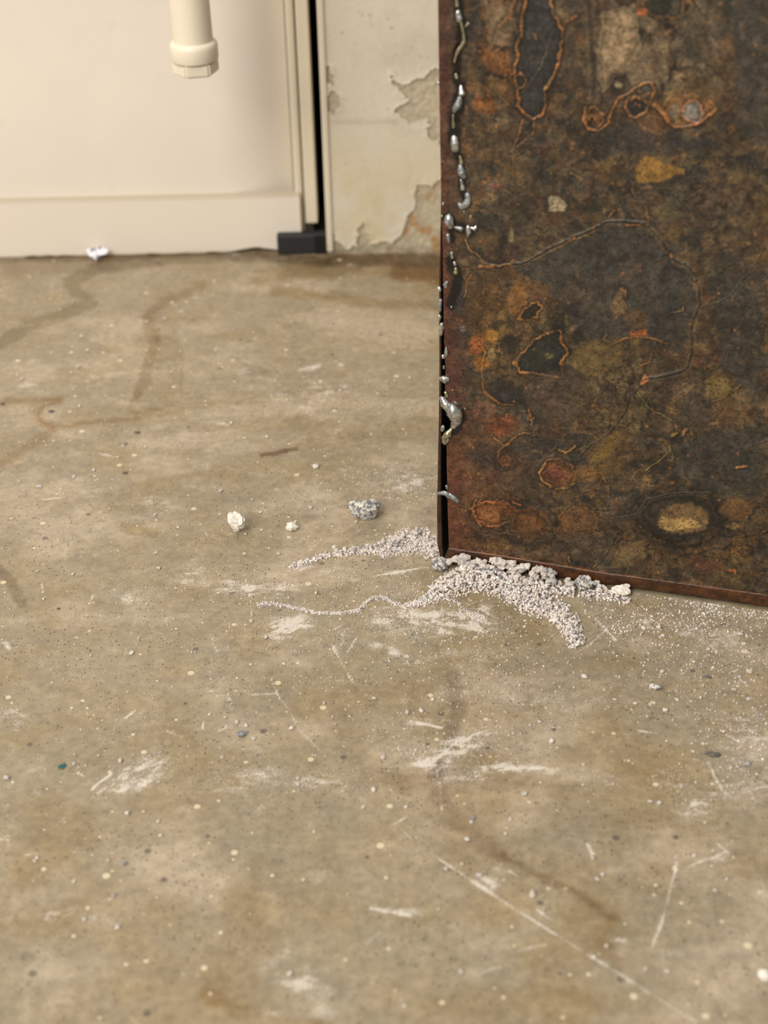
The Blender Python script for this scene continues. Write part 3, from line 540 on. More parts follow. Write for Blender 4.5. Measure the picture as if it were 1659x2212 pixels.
LINES = [([(1190, 75), (1183, 100), (1168, 145), (1145, 178), (1126, 200)], 1.2, (124, 112, 92), .7, .3), ([(1143, 140), (1150, 135), (1162, 138), (1172, 124)], 1.0, (130, 122, 106), .6, .2), ([(1136, 70), (1145, 95), (1140, 130), (1130, 160)], 1.0, (120, 96, 56), .5, .15), ([(1130, 68), (1160, 74), (1195, 70)], 1.2, (96, 84, 66), .5, .2), ([(1155, 72), (1158, 85)], 2.4, (166, 116, 50), .7, .1), ([(1198, 160), (1182, 185), (1180, 196)], 2.5, (150, 120, 70), .6, .15),
  # survey polyline, half width, colour, strength, height mm
    ([(1128, 258), (1126, 280), (1115, 310), (1100, 333)], 1.6, OR, .7, .1), ([(1153, 262), (1152, 290), (1135, 303), (1105, 330)], 1.4, (176, 120, 50), .6, .2), ([(1103, 330), (1130, 310), (1155, 300)], 1.2, (40, 32, 24), .8, .2),
    ([(1265, 234), (1260, 261), (1272, 279), (1297, 284), (1314, 266), (1324, 234), (1334, 212), (1358, 202), (1388, 178), (1408, 178), (1413, 197), (1403, 222), (1428, 242), (1442, 264), (1460, 276), (1487, 274), (1516, 263), (1546, 237)], 2.2, OR, .85, .35),
    ([(1413, 222), (1430, 240), (1445, 262)], 4, OR, .7, .2), ([(1270, -5), (1275, 60), (1282, 130), (1285, 215)], 4, (38, 34, 30), .7, -.1), ([(1180, 300), (1175, 360), (1280, 340)], 1, (46, 38, 30), .4, 0),
    ([(1108, 570), (1130, 567), (1180, 540), (1240, 510), (1290, 490), (1310, 480), (1350, 478), (1390, 482), (1415, 505), (1440, 535), (1460, 560), (1490, 578), (1503, 595), (1510, 625), (1511, 655), (1505, 675), (1495, 700), (1494, 740), (1492, 775), (1480, 795), (1455, 808), (1425, 815), (1395, 818)], 2.2, (28, 23, 18), .85, .45),
    ([(1395, 818), (1385, 835), (1362, 855), (1355, 880), (1335, 912), (1310, 940), (1280, 960), (1250, 985)], 1.6, (30, 25, 20), .8, .35), ([(1130, 572), (1180, 546), (1240, 516), (1290, 498)], 1.5, (150, 112, 70), .45, .2), ([(1225, 520), (1240, 513)], 2, OR, .9, .1), ([(1352, 486), (1385, 484)], 1.8, OR, .7, .1), ([(1450, 549), (1453, 552)], 3, OR, .9, .2), ([(1389, 822), (1395, 812), (1400, 822), (1388, 828)], 3, (190, 110, 46), .9, .2),
    ([(1005, 518), (1015, 540), (1035, 553), (1048, 570), (1075, 576), (1100, 570), (1110, 562)], 1.8, (182, 134, 66), .8, .35), ([(1036, 576), (1066, 577)], 2.6, OR, .9, .2), ([(1000, 580), (1030, 577)], 1.2, OR, .5, .1), ([(1022, 588), (1008, 608), (1003, 640)], 1.2, (180, 124, 48), .6, .1), ([(1040, 645), (1045, 628), (1055, 624)], 1.2, OR, .5, .1),
    ([(1510, 668), (1530, 660), (1560, 650), (1580, 635), (1600, 610), (1630, 570), (1665, 512)], 1.4, (30, 25, 20), .8, .25), ([(1640, 650), (1600, 700), (1580, 740), (1572, 780), (1540, 800), (1480, 830), (1460, 850)], 1.4, (40, 34, 30), .5, .1),
    ([(1034, 738), (1048, 760), (1040, 800)], 2, (186, 122, 36), .7, .1), ([(1040, 800), (1045, 840), (1060, 858), (1085, 872), (1110, 874)], 1.3, OR, .65, .15), ([(1046, 848), (1062, 862), (1078, 870)], 2.4, OR, .7, .1), ([(1138, 905), (1142, 885), (1146, 925), (1150, 900)], 1.6, OR, .7, .1), ([(1066, 945), (1085, 960), (1098, 958), (1108, 945), (1130, 935), (1145, 936)], 1.8, (180, 118, 46), .75, .15), ([(1098, 958), (1078, 972), (1076, 990)], 2.5, (160, 104, 40), .6, .1), ([(1082, 905), (1090, 910), (1096, 895)], 1.2, OR, .7, .1),
    ([(1330, 745), (1345, 733), (1375, 727), (1410, 729), (1447, 741)], 1.6, (180, 122, 46), .8, .15), ([(1310, 722), (1305, 735), (1325, 745)], 2.4, (128, 100, 56), .7, .1), ([(1380, 848), (1400, 880), (1440, 900), (1458, 912), (1462, 935)], 1.7, (136, 124, 58), .75, .2), ([(1402, 860), (1412, 885), (1440, 900)], 1.2, (130, 108, 50), .5, .1), ([(1395, 1015), (1430, 987), (1448, 972)], 1.6, (150, 136, 62), .7, .15), ([(1445, 965), (1453, 985), (1450, 995), (1440, 992)], 1.6, (130, 128, 64), .7, .15), ([(1450, 942), (1460, 935)], 3, (170, 124, 62), .8, .1), ([(1475, 940), (1480, 925)], 2.5, (170, 116, 60), .8, .1), ([(1385, 792), (1405, 782), (1410, 765)], 1.4, (170, 116, 50), .6, .1), ([(1443, 740), (1436, 760)], 1.2, (146, 112, 60), .5, .1), ([(1450, 678), (1475, 672), (1477, 662)], 1.8, (150, 122, 60), .7, .1), ([(1355, 640), (1350, 625), (1340, 622)], 2, (176, 124, 60), .6, .1),
    ([(1206, 970), (1222, 978), (1240, 965)], 2, (186, 132, 56), .8, .2), ([(1200, 962), (1190, 975)], 1.5, OR, .5, .1), ([(1180, 1000), (1164, 1020), (1172, 1040), (1190, 1050)], 2.0, (188, 132, 52), .8, .2), ([(1200, 1056), (1228, 1054), (1242, 1042)], 1.8, (152, 130, 56), .7, .1), ([(1296, 1020), (1310, 1045)], 1.6, OR, .6, .1), ([(1144, 900), (1158, 950)], 1.2, (120, 110, 60), .4, .1), ([(1030, 1082), (1020, 1100), (1038, 1135)], 2.2, OR, .75, .2), ([(1040, 1145), (1075, 1152), (1110, 1155)], 1.3, (140, 100, 50), .6, .1), ([(1108, 1085), (1122, 1090)], 2.4, OR, .7, .1), ([(1000, 1105), (1025, 1095), (1040, 1080)], 1.6, (170, 108, 44), .5, .1), ([(1010, 1020), (1020, 1035), (1000, 1025)], 1.5, (160, 96, 40), .5, .1),
    ([(1318, 1040), (1318, 1075), (1310, 1098), (1315, 1112), (1340, 1120), (1374, 1115), (1400, 1080), (1450, 1068), (1530, 1066)], 1.3, (32, 27, 22), .75, .3), ([(1284, 1100), (1312, 1102)], 2, (40, 34, 32), .7, .3), ([(1334, 1150), (1322, 1180), (1300, 1215), (1285, 1226)], 1.5, (36, 30, 24), .7, .25), ([(1590, 1010), (1612, 1008)], 2.2, (200, 132, 62), .8, .2), ([(1230, 1205), (1232, 1215)], 2, (160, 130, 60), .7, .1), ([(1160, 950), (1210, 955)], 1.3, (36, 32, 28), .5, .1), ([(1640, 955), (1670, 945)], 1.4, (120, 118, 112), .5, .2), ([(1600, 830), (1560, 860), (1540, 870)], 1.6, (130, 104, 62), .6, .15), ([(1260, 300), (1250, 330), (1210, 370)], 1, (60, 50, 40), .5, .1), ([(1100, 340), (1095, 470), (1104, 575)], 1.2, (120, 92, 56), .35, .05), ([(1480, 405), (1515, 400)], 1.2, (150, 118, 64), .5, .1), ([(1485, 432), (1500, 420), (1525, 398)], 1.4, (140, 116, 64), .6, .1),
    ([(1395, 445), (1400, 470)], 2, (140, 106, 40), .6, .1), ([(1315, 470), (1325, 455)], 2, (170, 116, 44), .7, .1), ([(1365, 410), (1370, 420)], 2, OR, .6, .05), ([(1225, 45), (1245, 35)], 3, (150, 90, 36), .8, .1), ([(1080, 55), (1100, 35), (1112, 0)], 3, (160, 92, 30), .7, .1), ([(1476, 0), (1472, 25)], 2, OR, .7, .1), ([(1440, 70), (1447, 66)], 4, (150, 104, 56), .7, .1), ([(1455, 20), (1440, 40), (1400, 70), (1380, 120)], 2, (44, 38, 34), .5, .1),
]
BURN = [([(985, -10), (995, 40), (1000, 85), (988, 120), (986, 170)], 13), ([(996, 190), (985, 250), (980, 300)], 15), ([(983, 300), (996, 350), (998, 410), (1006, 440)], 9), ([(965, 470), (990, 490), (1015, 500)], 13), ([(972, 495), (975, 520)], 7), ([(978, 560), (990, 600), (975, 660)], 12), ([(960, 880), (985, 880), (1000, 905), (980, 935)], 8)]

LEFT_EDGE = [(1213, 970), (1190, 970), (1100, 967), (1000, 965), (940, 964), (925, 972), (905, 974), (885, 966), (870, 961), (800, 962), (750, 960), (700, 958), (640, 958), (600, 957), (540, 956), (500, 955.5), (480, 955), (400, 953), (300, 951), (200, 949), (100, 947.5), (0, 946), (-150, 944)]
ledge = np.array([pl(x, y) for y, x in LEFT_EDGE])
UMAX, VMAX = .36, .47
vs = np.concatenate([np.arange(0, .416, .00052), [.42, .44, VMAX]])
uL = np.interp(vs, ledge[:, 1], ledge[:, 0])
su = np.concatenate([np.arange(0, .2385, .00052), [.25, .28, .32, UMAX]])
UU = np.broadcast_to(su[None, :], (len(vs), len(su))).copy(); VV = np.broadcast_to(vs[:, None], UU.shape).copy()
UU = UU + uL[:, None] * np.clip(1 - su / .05, 0, 1)[None, :]
P0 = pp(UU.ravel(), VV.ravel()); X, Y = proj(P0)
um, vm = UU.ravel() * 1000, VV.ravel() * 1000
wx1, wy1 = fbm(um / 14, vm / 14, 101) - .5, fbm(um / 14, vm / 14, 102) - .5
wx2, wy2 = fbm(um / 2.6, vm / 2.6, 103, 4) - .5, fbm(um / 2.6, vm / 2.6, 104, 4) - .5
Xw, Yw = X + 15 * wx1 + 12 * wx2, Y + 15 * wy1 + 12 * wy2
A = lambda c: np.array(lin(c))
tone = np.tile(A((74, 62, 46)), (len(X), 1)); hgt = np.zeros(len(X)); rgh = np.full(len(X), .30)
def blend(c, a):
    global tone
    a = np.clip(a, 0, 1)[:, None]; tone = tone * (1 - a) + A(c) * a
blend((60, 57, 52), ss(.42, .62, fbm(um / 40, vm / 40, 111)) * .85)
blend((98, 76, 44), ss(.5, .66, fbm((um + 14 * wx1) / 20, (vm + 14 * wy1) / 18, 121, 5)) * .75)
blend((92, 78, 60), ss(.5, .66, fbm((um + 14 * wx1) / 14, (vm + 14 * wy1) / 20, 131, 5)) * .7)
f1, f2, cid = worley((um + 16 * wx1) / 21, (vm + 16 * wy1) / 21, 140)
ed = f2 - f1
for lo_, hi_, c, al in ((0, .22, (60, 58, 55), .55), (.3, .42, (112, 84, 46), .5), (.5, .6, (108, 92, 70), .4), (.7, .8, (52, 46, 40), .6), (.88, 1, (100, 62, 42), .45)):
    blend(c, ((cid > lo_) & (cid < hi_)) * al * ss(0, .25, ed))
rim = (1 - ss(.01, .05, ed)) * ss(.48, .62, fbm(um / 20, vm / 20, 150))
blend((38, 31, 24), rim * .6); hgt += rim * .12
g1, g2, gid = worley((um + 9 * wx1 + 3 * wx2) / 8, (vm + 9 * wy1 + 3 * wy2) / 8, 160)
for lo_, hi_, c, al in ((0, .2, (56, 50, 44), .5), (.4, .52, (120, 88, 46), .45), (.8, .9, (104, 88, 68), .4)):
    blend(c, ((gid > lo_) & (gid < hi_)) * al * ss(0, .3, g2 - g1) * ss(.4, .6, fbm(um / 22, vm / 22, 170)))
rim2 = (1 - ss(.01, .09, g2 - g1)) * ss(.54, .68, fbm(um / 12, vm / 12, 180)); blend((150, 98, 44), rim2 * .45); hgt += rim2 * .08
def ridge(sx_, s, th, o=4):
    n_ = fbm((um + 18 * wx1 + 5 * wx2) / sx_, (vm + 18 * wy1 + 5 * wy2) / sx_, s, o); return np.exp(-((n_ - .5) / th) ** 2)
for sx_, s, th, c, al, msk, hh in ((34, 500, .03, (30, 25, 21), .8, 510, .10), (16, 520, .035, (34, 28, 22), .7, 530, .07), (22, 540, .014, (146, 106, 54), .7, 550, .08), (9, 560, .05, (36, 30, 25), .6, 570, .04), (11, 580, .03, (128, 100, 60), .6, 590, .04), (6, 600, .06, (110, 90, 62), .5, 610, 0)):
    q_ = ridge(sx_, s, th) * ss(.42, .62, fbm(um / 28, vm / 28, msk)); blend(c, q_ * al); hgt += hh * q_
blend((50, 46, 42), ss(.52, .66, fbm((um + 10 * wx1) / 9, (vm + 10 * wy1) / 9, 620)) * .55)
blend((112, 90, 62), ss(.56, .7, fbm((um + 10 * wx1) / 7, (vm + 10 * wy1) / 7, 630)) * .45)
blend((96, 62, 32), ss(.56, .7, fbm((um + 8 * wx2) / 5, (vm + 8 * wy2) / 5, 640)) * .4)
# reddish band near the welded edge
du = um - np.interp(VV.ravel(), vs, uL) * 1000
blend((98, 50, 36), (1 - ss(2, 19, du + 14 * wx1)) * .85 * (.55 + .45 * fbm(um / 6, vm / 9, 190)) * (1 - .5 * ss(1, 6, du) * (1 - ss(500, 700, Y))))
blend((118, 70, 36), ss(860, 1000, Y) * (1 - ss(20, 70, du)) * .4)
# crowded pale cells with dark seams in the upper part of the plate
for ang, sc_, region, sd, c0, c1 in ((35, (9, 17), ([(1285, -40), (1480, -40), (1570, 20), (1560, 150), (1480, 205), (1300, 215)], 40), 810, (138, 116, 88), (104, 82, 54)), (0, (8, 11), ([(1025, -40), (1115, -40), (1110, 215), (1080, 300), (1030, 240)], 25), 830, (132, 104, 70), (122, 76, 34)), (10, (10, 9), ([(1100, 600), (1000, 640), (1020, 800), (1100, 830), (1110, 700)], 25), 850, (128, 94, 46), (92, 66, 36)), (-20, (11, 15), ([(1230, 720), (1350, 700), (1450, 760), (1480, 900), (1330, 1010), (1200, 900)], 60), 870, (108, 90, 58), (84, 70, 54)), (15, (13, 10), ([(1390, 390), (1659, 370), (1659, 480), (1420, 480)], 45), 890, (100, 86, 66), (82, 66, 52)), (5, (11, 9), ([(1000, 1080), (1659, 1080), (1659, 1240), (1000, 1190)], 40), 900, (112, 82, 46), (78, 62, 46))):
    ca, sa = math.cos(math.radians(ang)), math.sin(math.radians(ang)); uu_, vv_ = um + 9 * wx1 + 5 * wx2, vm + 9 * wy1 + 5 * wy2
    c1_, c2_, ci_ = worley((uu_ * ca + vv_ * sa) / sc_[0], (-uu_ * sa + vv_ * ca) / sc_[1], sd)
    pts_ = region[0]; m_ = inside(Xw, Yw, pts_); dd_ = dist_line(Xw, Yw, pts_ + pts_[:1]); k0 = m_ * ss(0, region[1], dd_)
    blend(c0, k0 * (ci_ > .5) * ss(.03, .3, c2_ - c1_) * .75); blend(c1, k0 * (ci_ <= .5) * ss(.03, .3, c2_ - c1_) * .65)
    blend((30, 25, 22), k0 * np.exp(-((c2_ - c1_) / .12) ** 2) * (.4 if ang == -20 else .75)); blend((44, 38, 32), k0 * (ci_ > .3) * np.exp(-((c1_ - .30) / .07) ** 2) * .6)
    hgt -= (.03 if ang == -20 else .10) * k0 * np.exp(-((c2_ - c1_) / .08) ** 2)
for pts, fill, al, soft, rc_, rw, rs in BLOBS:
    m = near_mask(X, Y, pts, soft + 16)
    if not m.any(): continue
    xw, yw = Xw[m], Yw[m]; ins = inside(xw, yw, pts); d = dist_line(xw, yw, pts + pts[:1]); sd = np.where(ins, d, -d)
    a = ss(-soft * .4, soft, sd) * al * (.72 + .5 * fbm(um[m] / 2.6, vm[m] / 2.6, 200))
    t = tone[m]; t = t * (1 - np.clip(a, 0, 1)[:, None]) + A(fill) * np.clip(a, 0, 1)[:, None]
    hgt[m] -= .10 * np.clip(a, 0, 1) * (al > .9)
    if sum(fill) < 190: rgh[m] -= .06 * np.clip(a, 0, 1)
    if rc_:
        r_ = np.exp(-(d / (rw * .8)) ** 2) * rs * np.clip(.3 + 1.4 * ss(.32, .62, fbm(um[m] / 4, vm[m] / 4, int(abs(pts[0][0])))), 0, 1.1)
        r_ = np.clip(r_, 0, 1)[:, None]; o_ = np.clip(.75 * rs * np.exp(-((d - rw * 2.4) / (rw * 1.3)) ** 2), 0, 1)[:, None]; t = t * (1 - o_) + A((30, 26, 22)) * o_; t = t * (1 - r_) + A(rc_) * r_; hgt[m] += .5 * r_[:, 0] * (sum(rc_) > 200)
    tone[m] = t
for pts, w, c, st, hh in LINES:
    m = near_mask(X, Y, pts, w * 3 + 14)
    if not m.any(): continue
    d = dist_line(X[m] + 7 * wx1[m] + 6 * wx2[m], Y[m] + 7 * wy1[m] + 6 * wy2[m], pts)
    a = np.exp(-(d / (w * .85)) ** 2) * st * np.clip(.35 + 1.1 * fbm(um[m] / 3, vm[m] / 3, int(pts[0][0])), 0, 1.2); a = np.clip(a, 0, 1)[:, None]
    tone[m] = tone[m] * (1 - a) + A(c) * a; rgh[m] += .3 * a[:, 0]; hgt[m] += 1.2 * hh * np.exp(-(d / (w * 1.1)) ** 2); sh_ = np.clip(.6 * st * np.exp(-((d - w * 2.2) / (w * 1.1)) ** 2), 0, 1)[:, None]; tone[m] = tone[m] * (1 - sh_) + A((32, 27, 22) if sum(c) > 130 else (104, 90, 70)) * sh_ * (1 if sum(c) > 130 else .999)  # companion edges: dark beside pale lines, painted highlight beside dark cracks
    if hh >= .25: hgt[m] -= .12 * np.exp(-((d - w * 2) / w) ** 2)
# pepper of rust dots
for sc_, s, c, th in ((3.2, 210, (150, 96, 40), .985), (2.4, 220, (30, 24, 20), .88), (1.7, 230, (36, 28, 22), .8)):
    q1, q2, qid = worley(um / sc_, vm / sc_, s); blend(c, (qid > th) * (1 - ss(.18, .34, q1)) * .75)
for pts, w in BURN:
    m = near_mask(X, Y, pts, w * 3); d = dist_line(Xw[m], Yw[m], pts)
    a = np.clip(1.15 * (1 - ss(w * .35, w * 1.4, d)), 0, .96)[:, None]; tone[m] = tone[m] * (1 - a) + A((18, 14, 13)) * a; rgh[m] -= .12 * a[:, 0]
# burned-in gash in the weld line
gash = [(992, 98), (985, 112), (981, 132), (984, 160)]; d = dist_line(X, Y, gash); hgt -= 1.2 * np.exp(-(d / 5) ** 2)
gash2 = [(984, 222), (983, 262)]; d = dist_line(X, Y, gash2); hgt -= .7 * np.exp(-(d / 6) ** 2)
fine = fbm((um + 6 * wx2) / 2.2, (vm + 6 * wy2) / 2.2, 700, 4); mid = fbm((um + 16 * wx1) / 8, (vm + 16 * wy1) / 8, 710, 4)
ref = .05; tone = ref * (np.clip(tone, 1e-4, 1) / ref) ** 1.14; gm = tone.mean(1, keepdims=True); tone = gm + (tone - gm) * .88
tone *= (np.clip(.42 + 1.15 * fine, .45, 1.6) * np.clip(.55 + .9 * mid, .5, 1.4))[:, None] * np.array([1.02, 1.04, 1.01])
hgt += .25 * (fbm(um / 30, vm / 30, 240) - .5) + .16 * (mid - .5) + .10 * (fine - .5)
FOLD = [(940, 1179), (987, 1186), (1087, 1200), (1289, 1234), (1490, 1261), (1659, 1284), (1720, 1293)]
d = dist_line(X, Y + 5 * wy1, FOLD); blend((176, 100, 38), np.exp(-(d / 2.0) ** 2) * ss(.35, .6, fbm(um / 5, vm / 5, 260)) * .5)
Pg = pp(UU.ravel(), VV.ravel(), hgt / 1000)
nr, nc = UU.shape; Fg = grid_faces(nr, nc)
# edges of the sheet: a skirt folded back along the weld side
back = pp(uL, vs, np.full(len(vs), -.0022)); nb = len(Pg); idx = np.arange(nr)
skirt = np.stack([nb + idx[:-1], idx[:-1] * nc, idx[1:] * nc, nb + idx[1:]], 1)
me = mesh_np('front_plate', np.vstack([Pg, back]), np.vstack([Fg, skirt]), True)
set_col(me, 'tone', np.clip(np.vstack([tone, np.tile(A((60, 34, 24)), (nr, 1))]), 0, 1)); set_float(me, 'rough', np.concatenate([np.clip(rgh, .12, .7), np.full(nr, .5)]))

box = bpy.data.objects.new('steel_box', None); COL.objects.link(box); box.location = O
tag(box, 'rusted steel box with mottled brown patina and silver weld beads', 'box')
INV = Vector(O) * -1
def boxpart(name, mesh, mat): return link(name, mesh, mat, box, INV)
boxpart('front_plate', me, M_STEEL)
# bottom strip below the fold
fo = np.array([pl(x, y) for x, y in FOLD]); nu = 460
uu = np.linspace(ledge[0, 0] + .0004, UMAX, nu); vf = np.interp(uu, fo[:, 0], fo[:, 1])
if True:
    k_ = (fo[-1, 1] - fo[1, 1]) / (fo[-1, 0] - fo[1, 0]); vf = np.where(uu > fo[-1, 0], fo[-1, 1] + k_ * (uu - fo[-1, 0]), vf)
vf = vf + .0004 * (fbm(uu * 300, uu * 0, 270) - .5)
rows = []; ww = []
for t, w in [(1.0, .0001), (.97, .0005), (.9, .0008), (.7, .0010), (.5, .0012), (.3, .0012), (.1, .0011), (0, .0008), (0, -.003)]:
    rows.append(pp(uu, vf * t, np.full(nu, w) + .0003 * (fbm(uu * 180, uu * 0 + t * 4, 280) - .5))); ww.append(np.full(nu, t))
um2 = np.tile(uu * 1000, len(rows)); t2 = np.concatenate(ww)
tl = np.tile(A((92, 56, 29)), (len(t2), 1)); gg = fbm(um2 / 9, t2 * 3, 290)
tl = tl * (.2 + 1.4 * gg)[:, None]
oo = np.clip((t2 > .95) * ss(.4, .6, fbm(um2 / 5, t2, 300)), 0, 1)[:, None]; tl = tl * (1 - oo) + A((120, 70, 30)) * oo
dk = ss(.5, .7, fbm(um2 / 6, t2 * 5, 310))[:, None] * .6; tl = tl * (1 - dk) + A((40, 26, 20)) * dk
me = mesh_np('bottom_strip', np.concatenate(rows), grid_faces(len(rows), nu)[:, ::-1], True); set_col(me, 'tone', np.clip(tl, 0, 1)); set_float(me, 'rough', np.full(len(t2), .28))
boxpart('bottom_strip', me, M_STEEL)
# side sheet: thin edge seen beside the gap, running back
SIDE = [(1198, 949, 958), (1180, 944, 955), (1100, 943, 953), (1000, 945, 952), (900, 947, 954), (800, 948, 953), (700, 947.5, 952.5), (600, 947.5, 953), (560, 949, 953.5), (500, 950, 954), (470, 951, 955), (400, 951.5, 954), (300, 949.5, 952.5), (200, 948, 951), (100, 946.8, 949.5), (0, 945.5, 948), (-160, 943, 946)]
vq = np.linspace(.0, .465, 240); sl = np.array([pl(a, y) for y, a, b in SIDE]); sr = np.array([pl(b, y) for y, a, b in SIDE])
ul, ur = np.interp(vq, sl[:, 1], sl[:, 0]), np.interp(vq, sr[:, 1], sr[:, 0])
wv = -.0008 + .0004 * (fbm(vq * 300, vq * 0, 320) - .5)
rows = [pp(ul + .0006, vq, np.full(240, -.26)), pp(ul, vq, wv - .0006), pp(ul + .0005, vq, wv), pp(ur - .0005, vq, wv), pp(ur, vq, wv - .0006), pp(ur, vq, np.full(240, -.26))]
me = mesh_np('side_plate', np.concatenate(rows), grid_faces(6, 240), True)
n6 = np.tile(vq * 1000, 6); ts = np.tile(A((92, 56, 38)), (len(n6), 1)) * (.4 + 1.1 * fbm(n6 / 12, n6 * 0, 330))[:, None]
ts *= .55; ts[4 * 240:] = A((20, 16, 14)); set_col(me, 'tone', np.clip(ts, 0, 1)); set_float(me, 'rough', np.full(len(n6), .5)); boxpart('side_plate', me, M_STEEL)  # inner face painted near-black so the gap reads as shade
M_HID = plain('dark_rust', (26, 20, 17), .8)
def quadslab(name, u0, u1, v0, v1, w0, w1):
    bm = bmesh.new(); vv = [bm.verts.new(pp(u, v, w)) for u in (u0, u1) for v in (v0, v1) for w in (w0, w1)]
    for f in ((0, 1, 3, 2), (4, 6, 7, 5), (0, 4, 5, 1), (2, 3, 7, 6), (0, 2, 6, 4), (1, 5, 7, 3)): bm.faces.new([vv[i] for i in f])
    bmesh.ops.recalc_face_normals(bm, faces=bm.faces[:])
    o = from_bm(bm, name, M_HID, box, loc=INV); return o
quadslab('far_plate', UMAX - .003, UMAX, .004, VMAX, -.26, -.003)  # unseen far, rear and top plates close the box to keep the gap dark
quadslab('rear_plate', -.006, UMAX, .004, VMAX, -.263, -.26)
quadslab('top_plate', -.017, UMAX, VMAX, VMAX + .003, -.263, -.001)
quadslab('foot_rail', .03, UMAX - .01, -.0033, .001, -.02, -.008)

# weld beads: drops and runs of bright solder along the seam
k = NT('solder'); P = k.obj(); nn = k.noise(P, 420, 3, .6)
k.set('Base Color', k.ramp(nn, [(.3, (.30, .31, .30)), (.6, (.62, .62, .60))])); k.set('Metallic', 1.0); k.set('Roughness', k.ramp(nn, [(.3, .22), (.7, .42)])); k.bump(nn, .25, .0006); M_SOLDER = k.m
k = NT('dull_solder'); P = k.obj(); nn = k.noise(P, 420, 3, .6)
k.set('Base Color', k.ramp(nn, [(.3, (.20, .21, .21)), (.7, (.42, .43, .42))])); k.set('Metallic', .8); k.set('Roughness', .5); k.bump(nn, .4, .0008); M_DULL = k.m
k = NT('tarnished_solder'); P = k.obj(); nn = k.noise(P, 500, 3, .6)
k.set('Base Color', k.ramp(nn, [(.3, (.22, .19, .10)), (.7, (.55, .50, .34))])); k.set('Metallic', .9); k.set('Roughness', .35); k.bump(nn, .4, .0008); M_GOLD = k.m
MMPX = .335e-3
def bead(pts, mat, seed=0, seg=12, lift=.5, label=None):
    """pts: survey (x, y, radius px); a run of molten metal lying on the plate"""
    q = np.array(pts, float)
    dd_ = np.concatenate([[0], np.cumsum(np.hypot(np.diff(q[:, 0]), np.diff(q[:, 1])))]); Ltot = max(dd_[-1], 1e-3)
    m = max(7, int(Ltot / 2.5) + 6); t = np.linspace(0, 1, m)
    x = np.interp(t * Ltot, dd_, q[:, 0]); y = np.interp(t * Ltot, dd_, q[:, 1]); r = np.interp(t * Ltot, dd_, q[:, 2])
    # rounded ends
    e0, e1 = r[0], r[-1]; tx, ty = (x[1] - x[0], y[1] - y[0]); L = math.hypot(tx, ty) or 1; tx, ty = tx / L, ty / L
    sx_, sy_ = x[-1] - x[-2], y[-1] - y[-2]; L = math.hypot(sx_, sy_) or 1; sx_, sy_ = sx_ / L, sy_ / L
    cap = [(1.0, .05), (.93, .37), (.75, .66), (.45, .89)]
    xa = [x[0] - tx * e0 * c for c, s in cap]; ya = [y[0] - ty * e0 * c for c, s in cap]; ra = [e0 * s for c, s in cap]
    xb = [x[-1] + sx_ * e1 * c for c, s in cap[::-1]]; yb = [y[-1] + sy_ * e1 * c for c, s in cap[::-1]]; rb = [e1 * s for c, s in cap[::-1]]
    x = np.concatenate([xa, x, xb]); y = np.concatenate([ya, y, yb]); r = np.concatenate([ra, r, rb])
    c = np.array([pl(a, b) for a, b in zip(x, y)]); R_ = r * MMPX
    d = np.gradient(c, axis=0); d /= np.linalg.norm(d, axis=1)[:, None] + 1e-12; nrm = np.stack([-d[:, 1], d[:, 0]], 1)
    rings = []
    for j in range(seg):
        a = 2 * math.pi * j / seg; rr = R_ * (1 + .22 * (fbm(c[:, 0] * 600 + 3 * math.cos(a) + seed, c[:, 1] * 600 + 3 * math.sin(a), seed, 2) - .5) * 2)
        uv = c + nrm * (math.cos(a) * rr)[:, None]; rings.append(pp(uv[:, 0], uv[:, 1], math.sin(a) * rr * .85 + R_ * lift * .6))
    Vr = np.stack(rings, 1).reshape(-1, 3); nl = len(x)
    i = np.arange(nl * seg).reshape(nl, seg); j2 = np.roll(i, -1, 1)
    Fq = np.stack([i[:-1], j2[:-1], j2[1:], i[1:]], -1).reshape(-1, 4)
    me = mesh_np('weld_bead', Vr, Fq, True)
    bm = bmesh.new(); bm.from_mesh(me); bmesh.ops.holes_fill(bm, edges=bm.edges[:]); bmesh.ops.recalc_face_normals(bm, faces=bm.faces[:]); bm.to_mesh(me); bm.free()
    for pgn in me.polygons: pgn.use_smooth = True
    o = boxpart('weld_bead', me, mat)
    if label: o['label'] = label
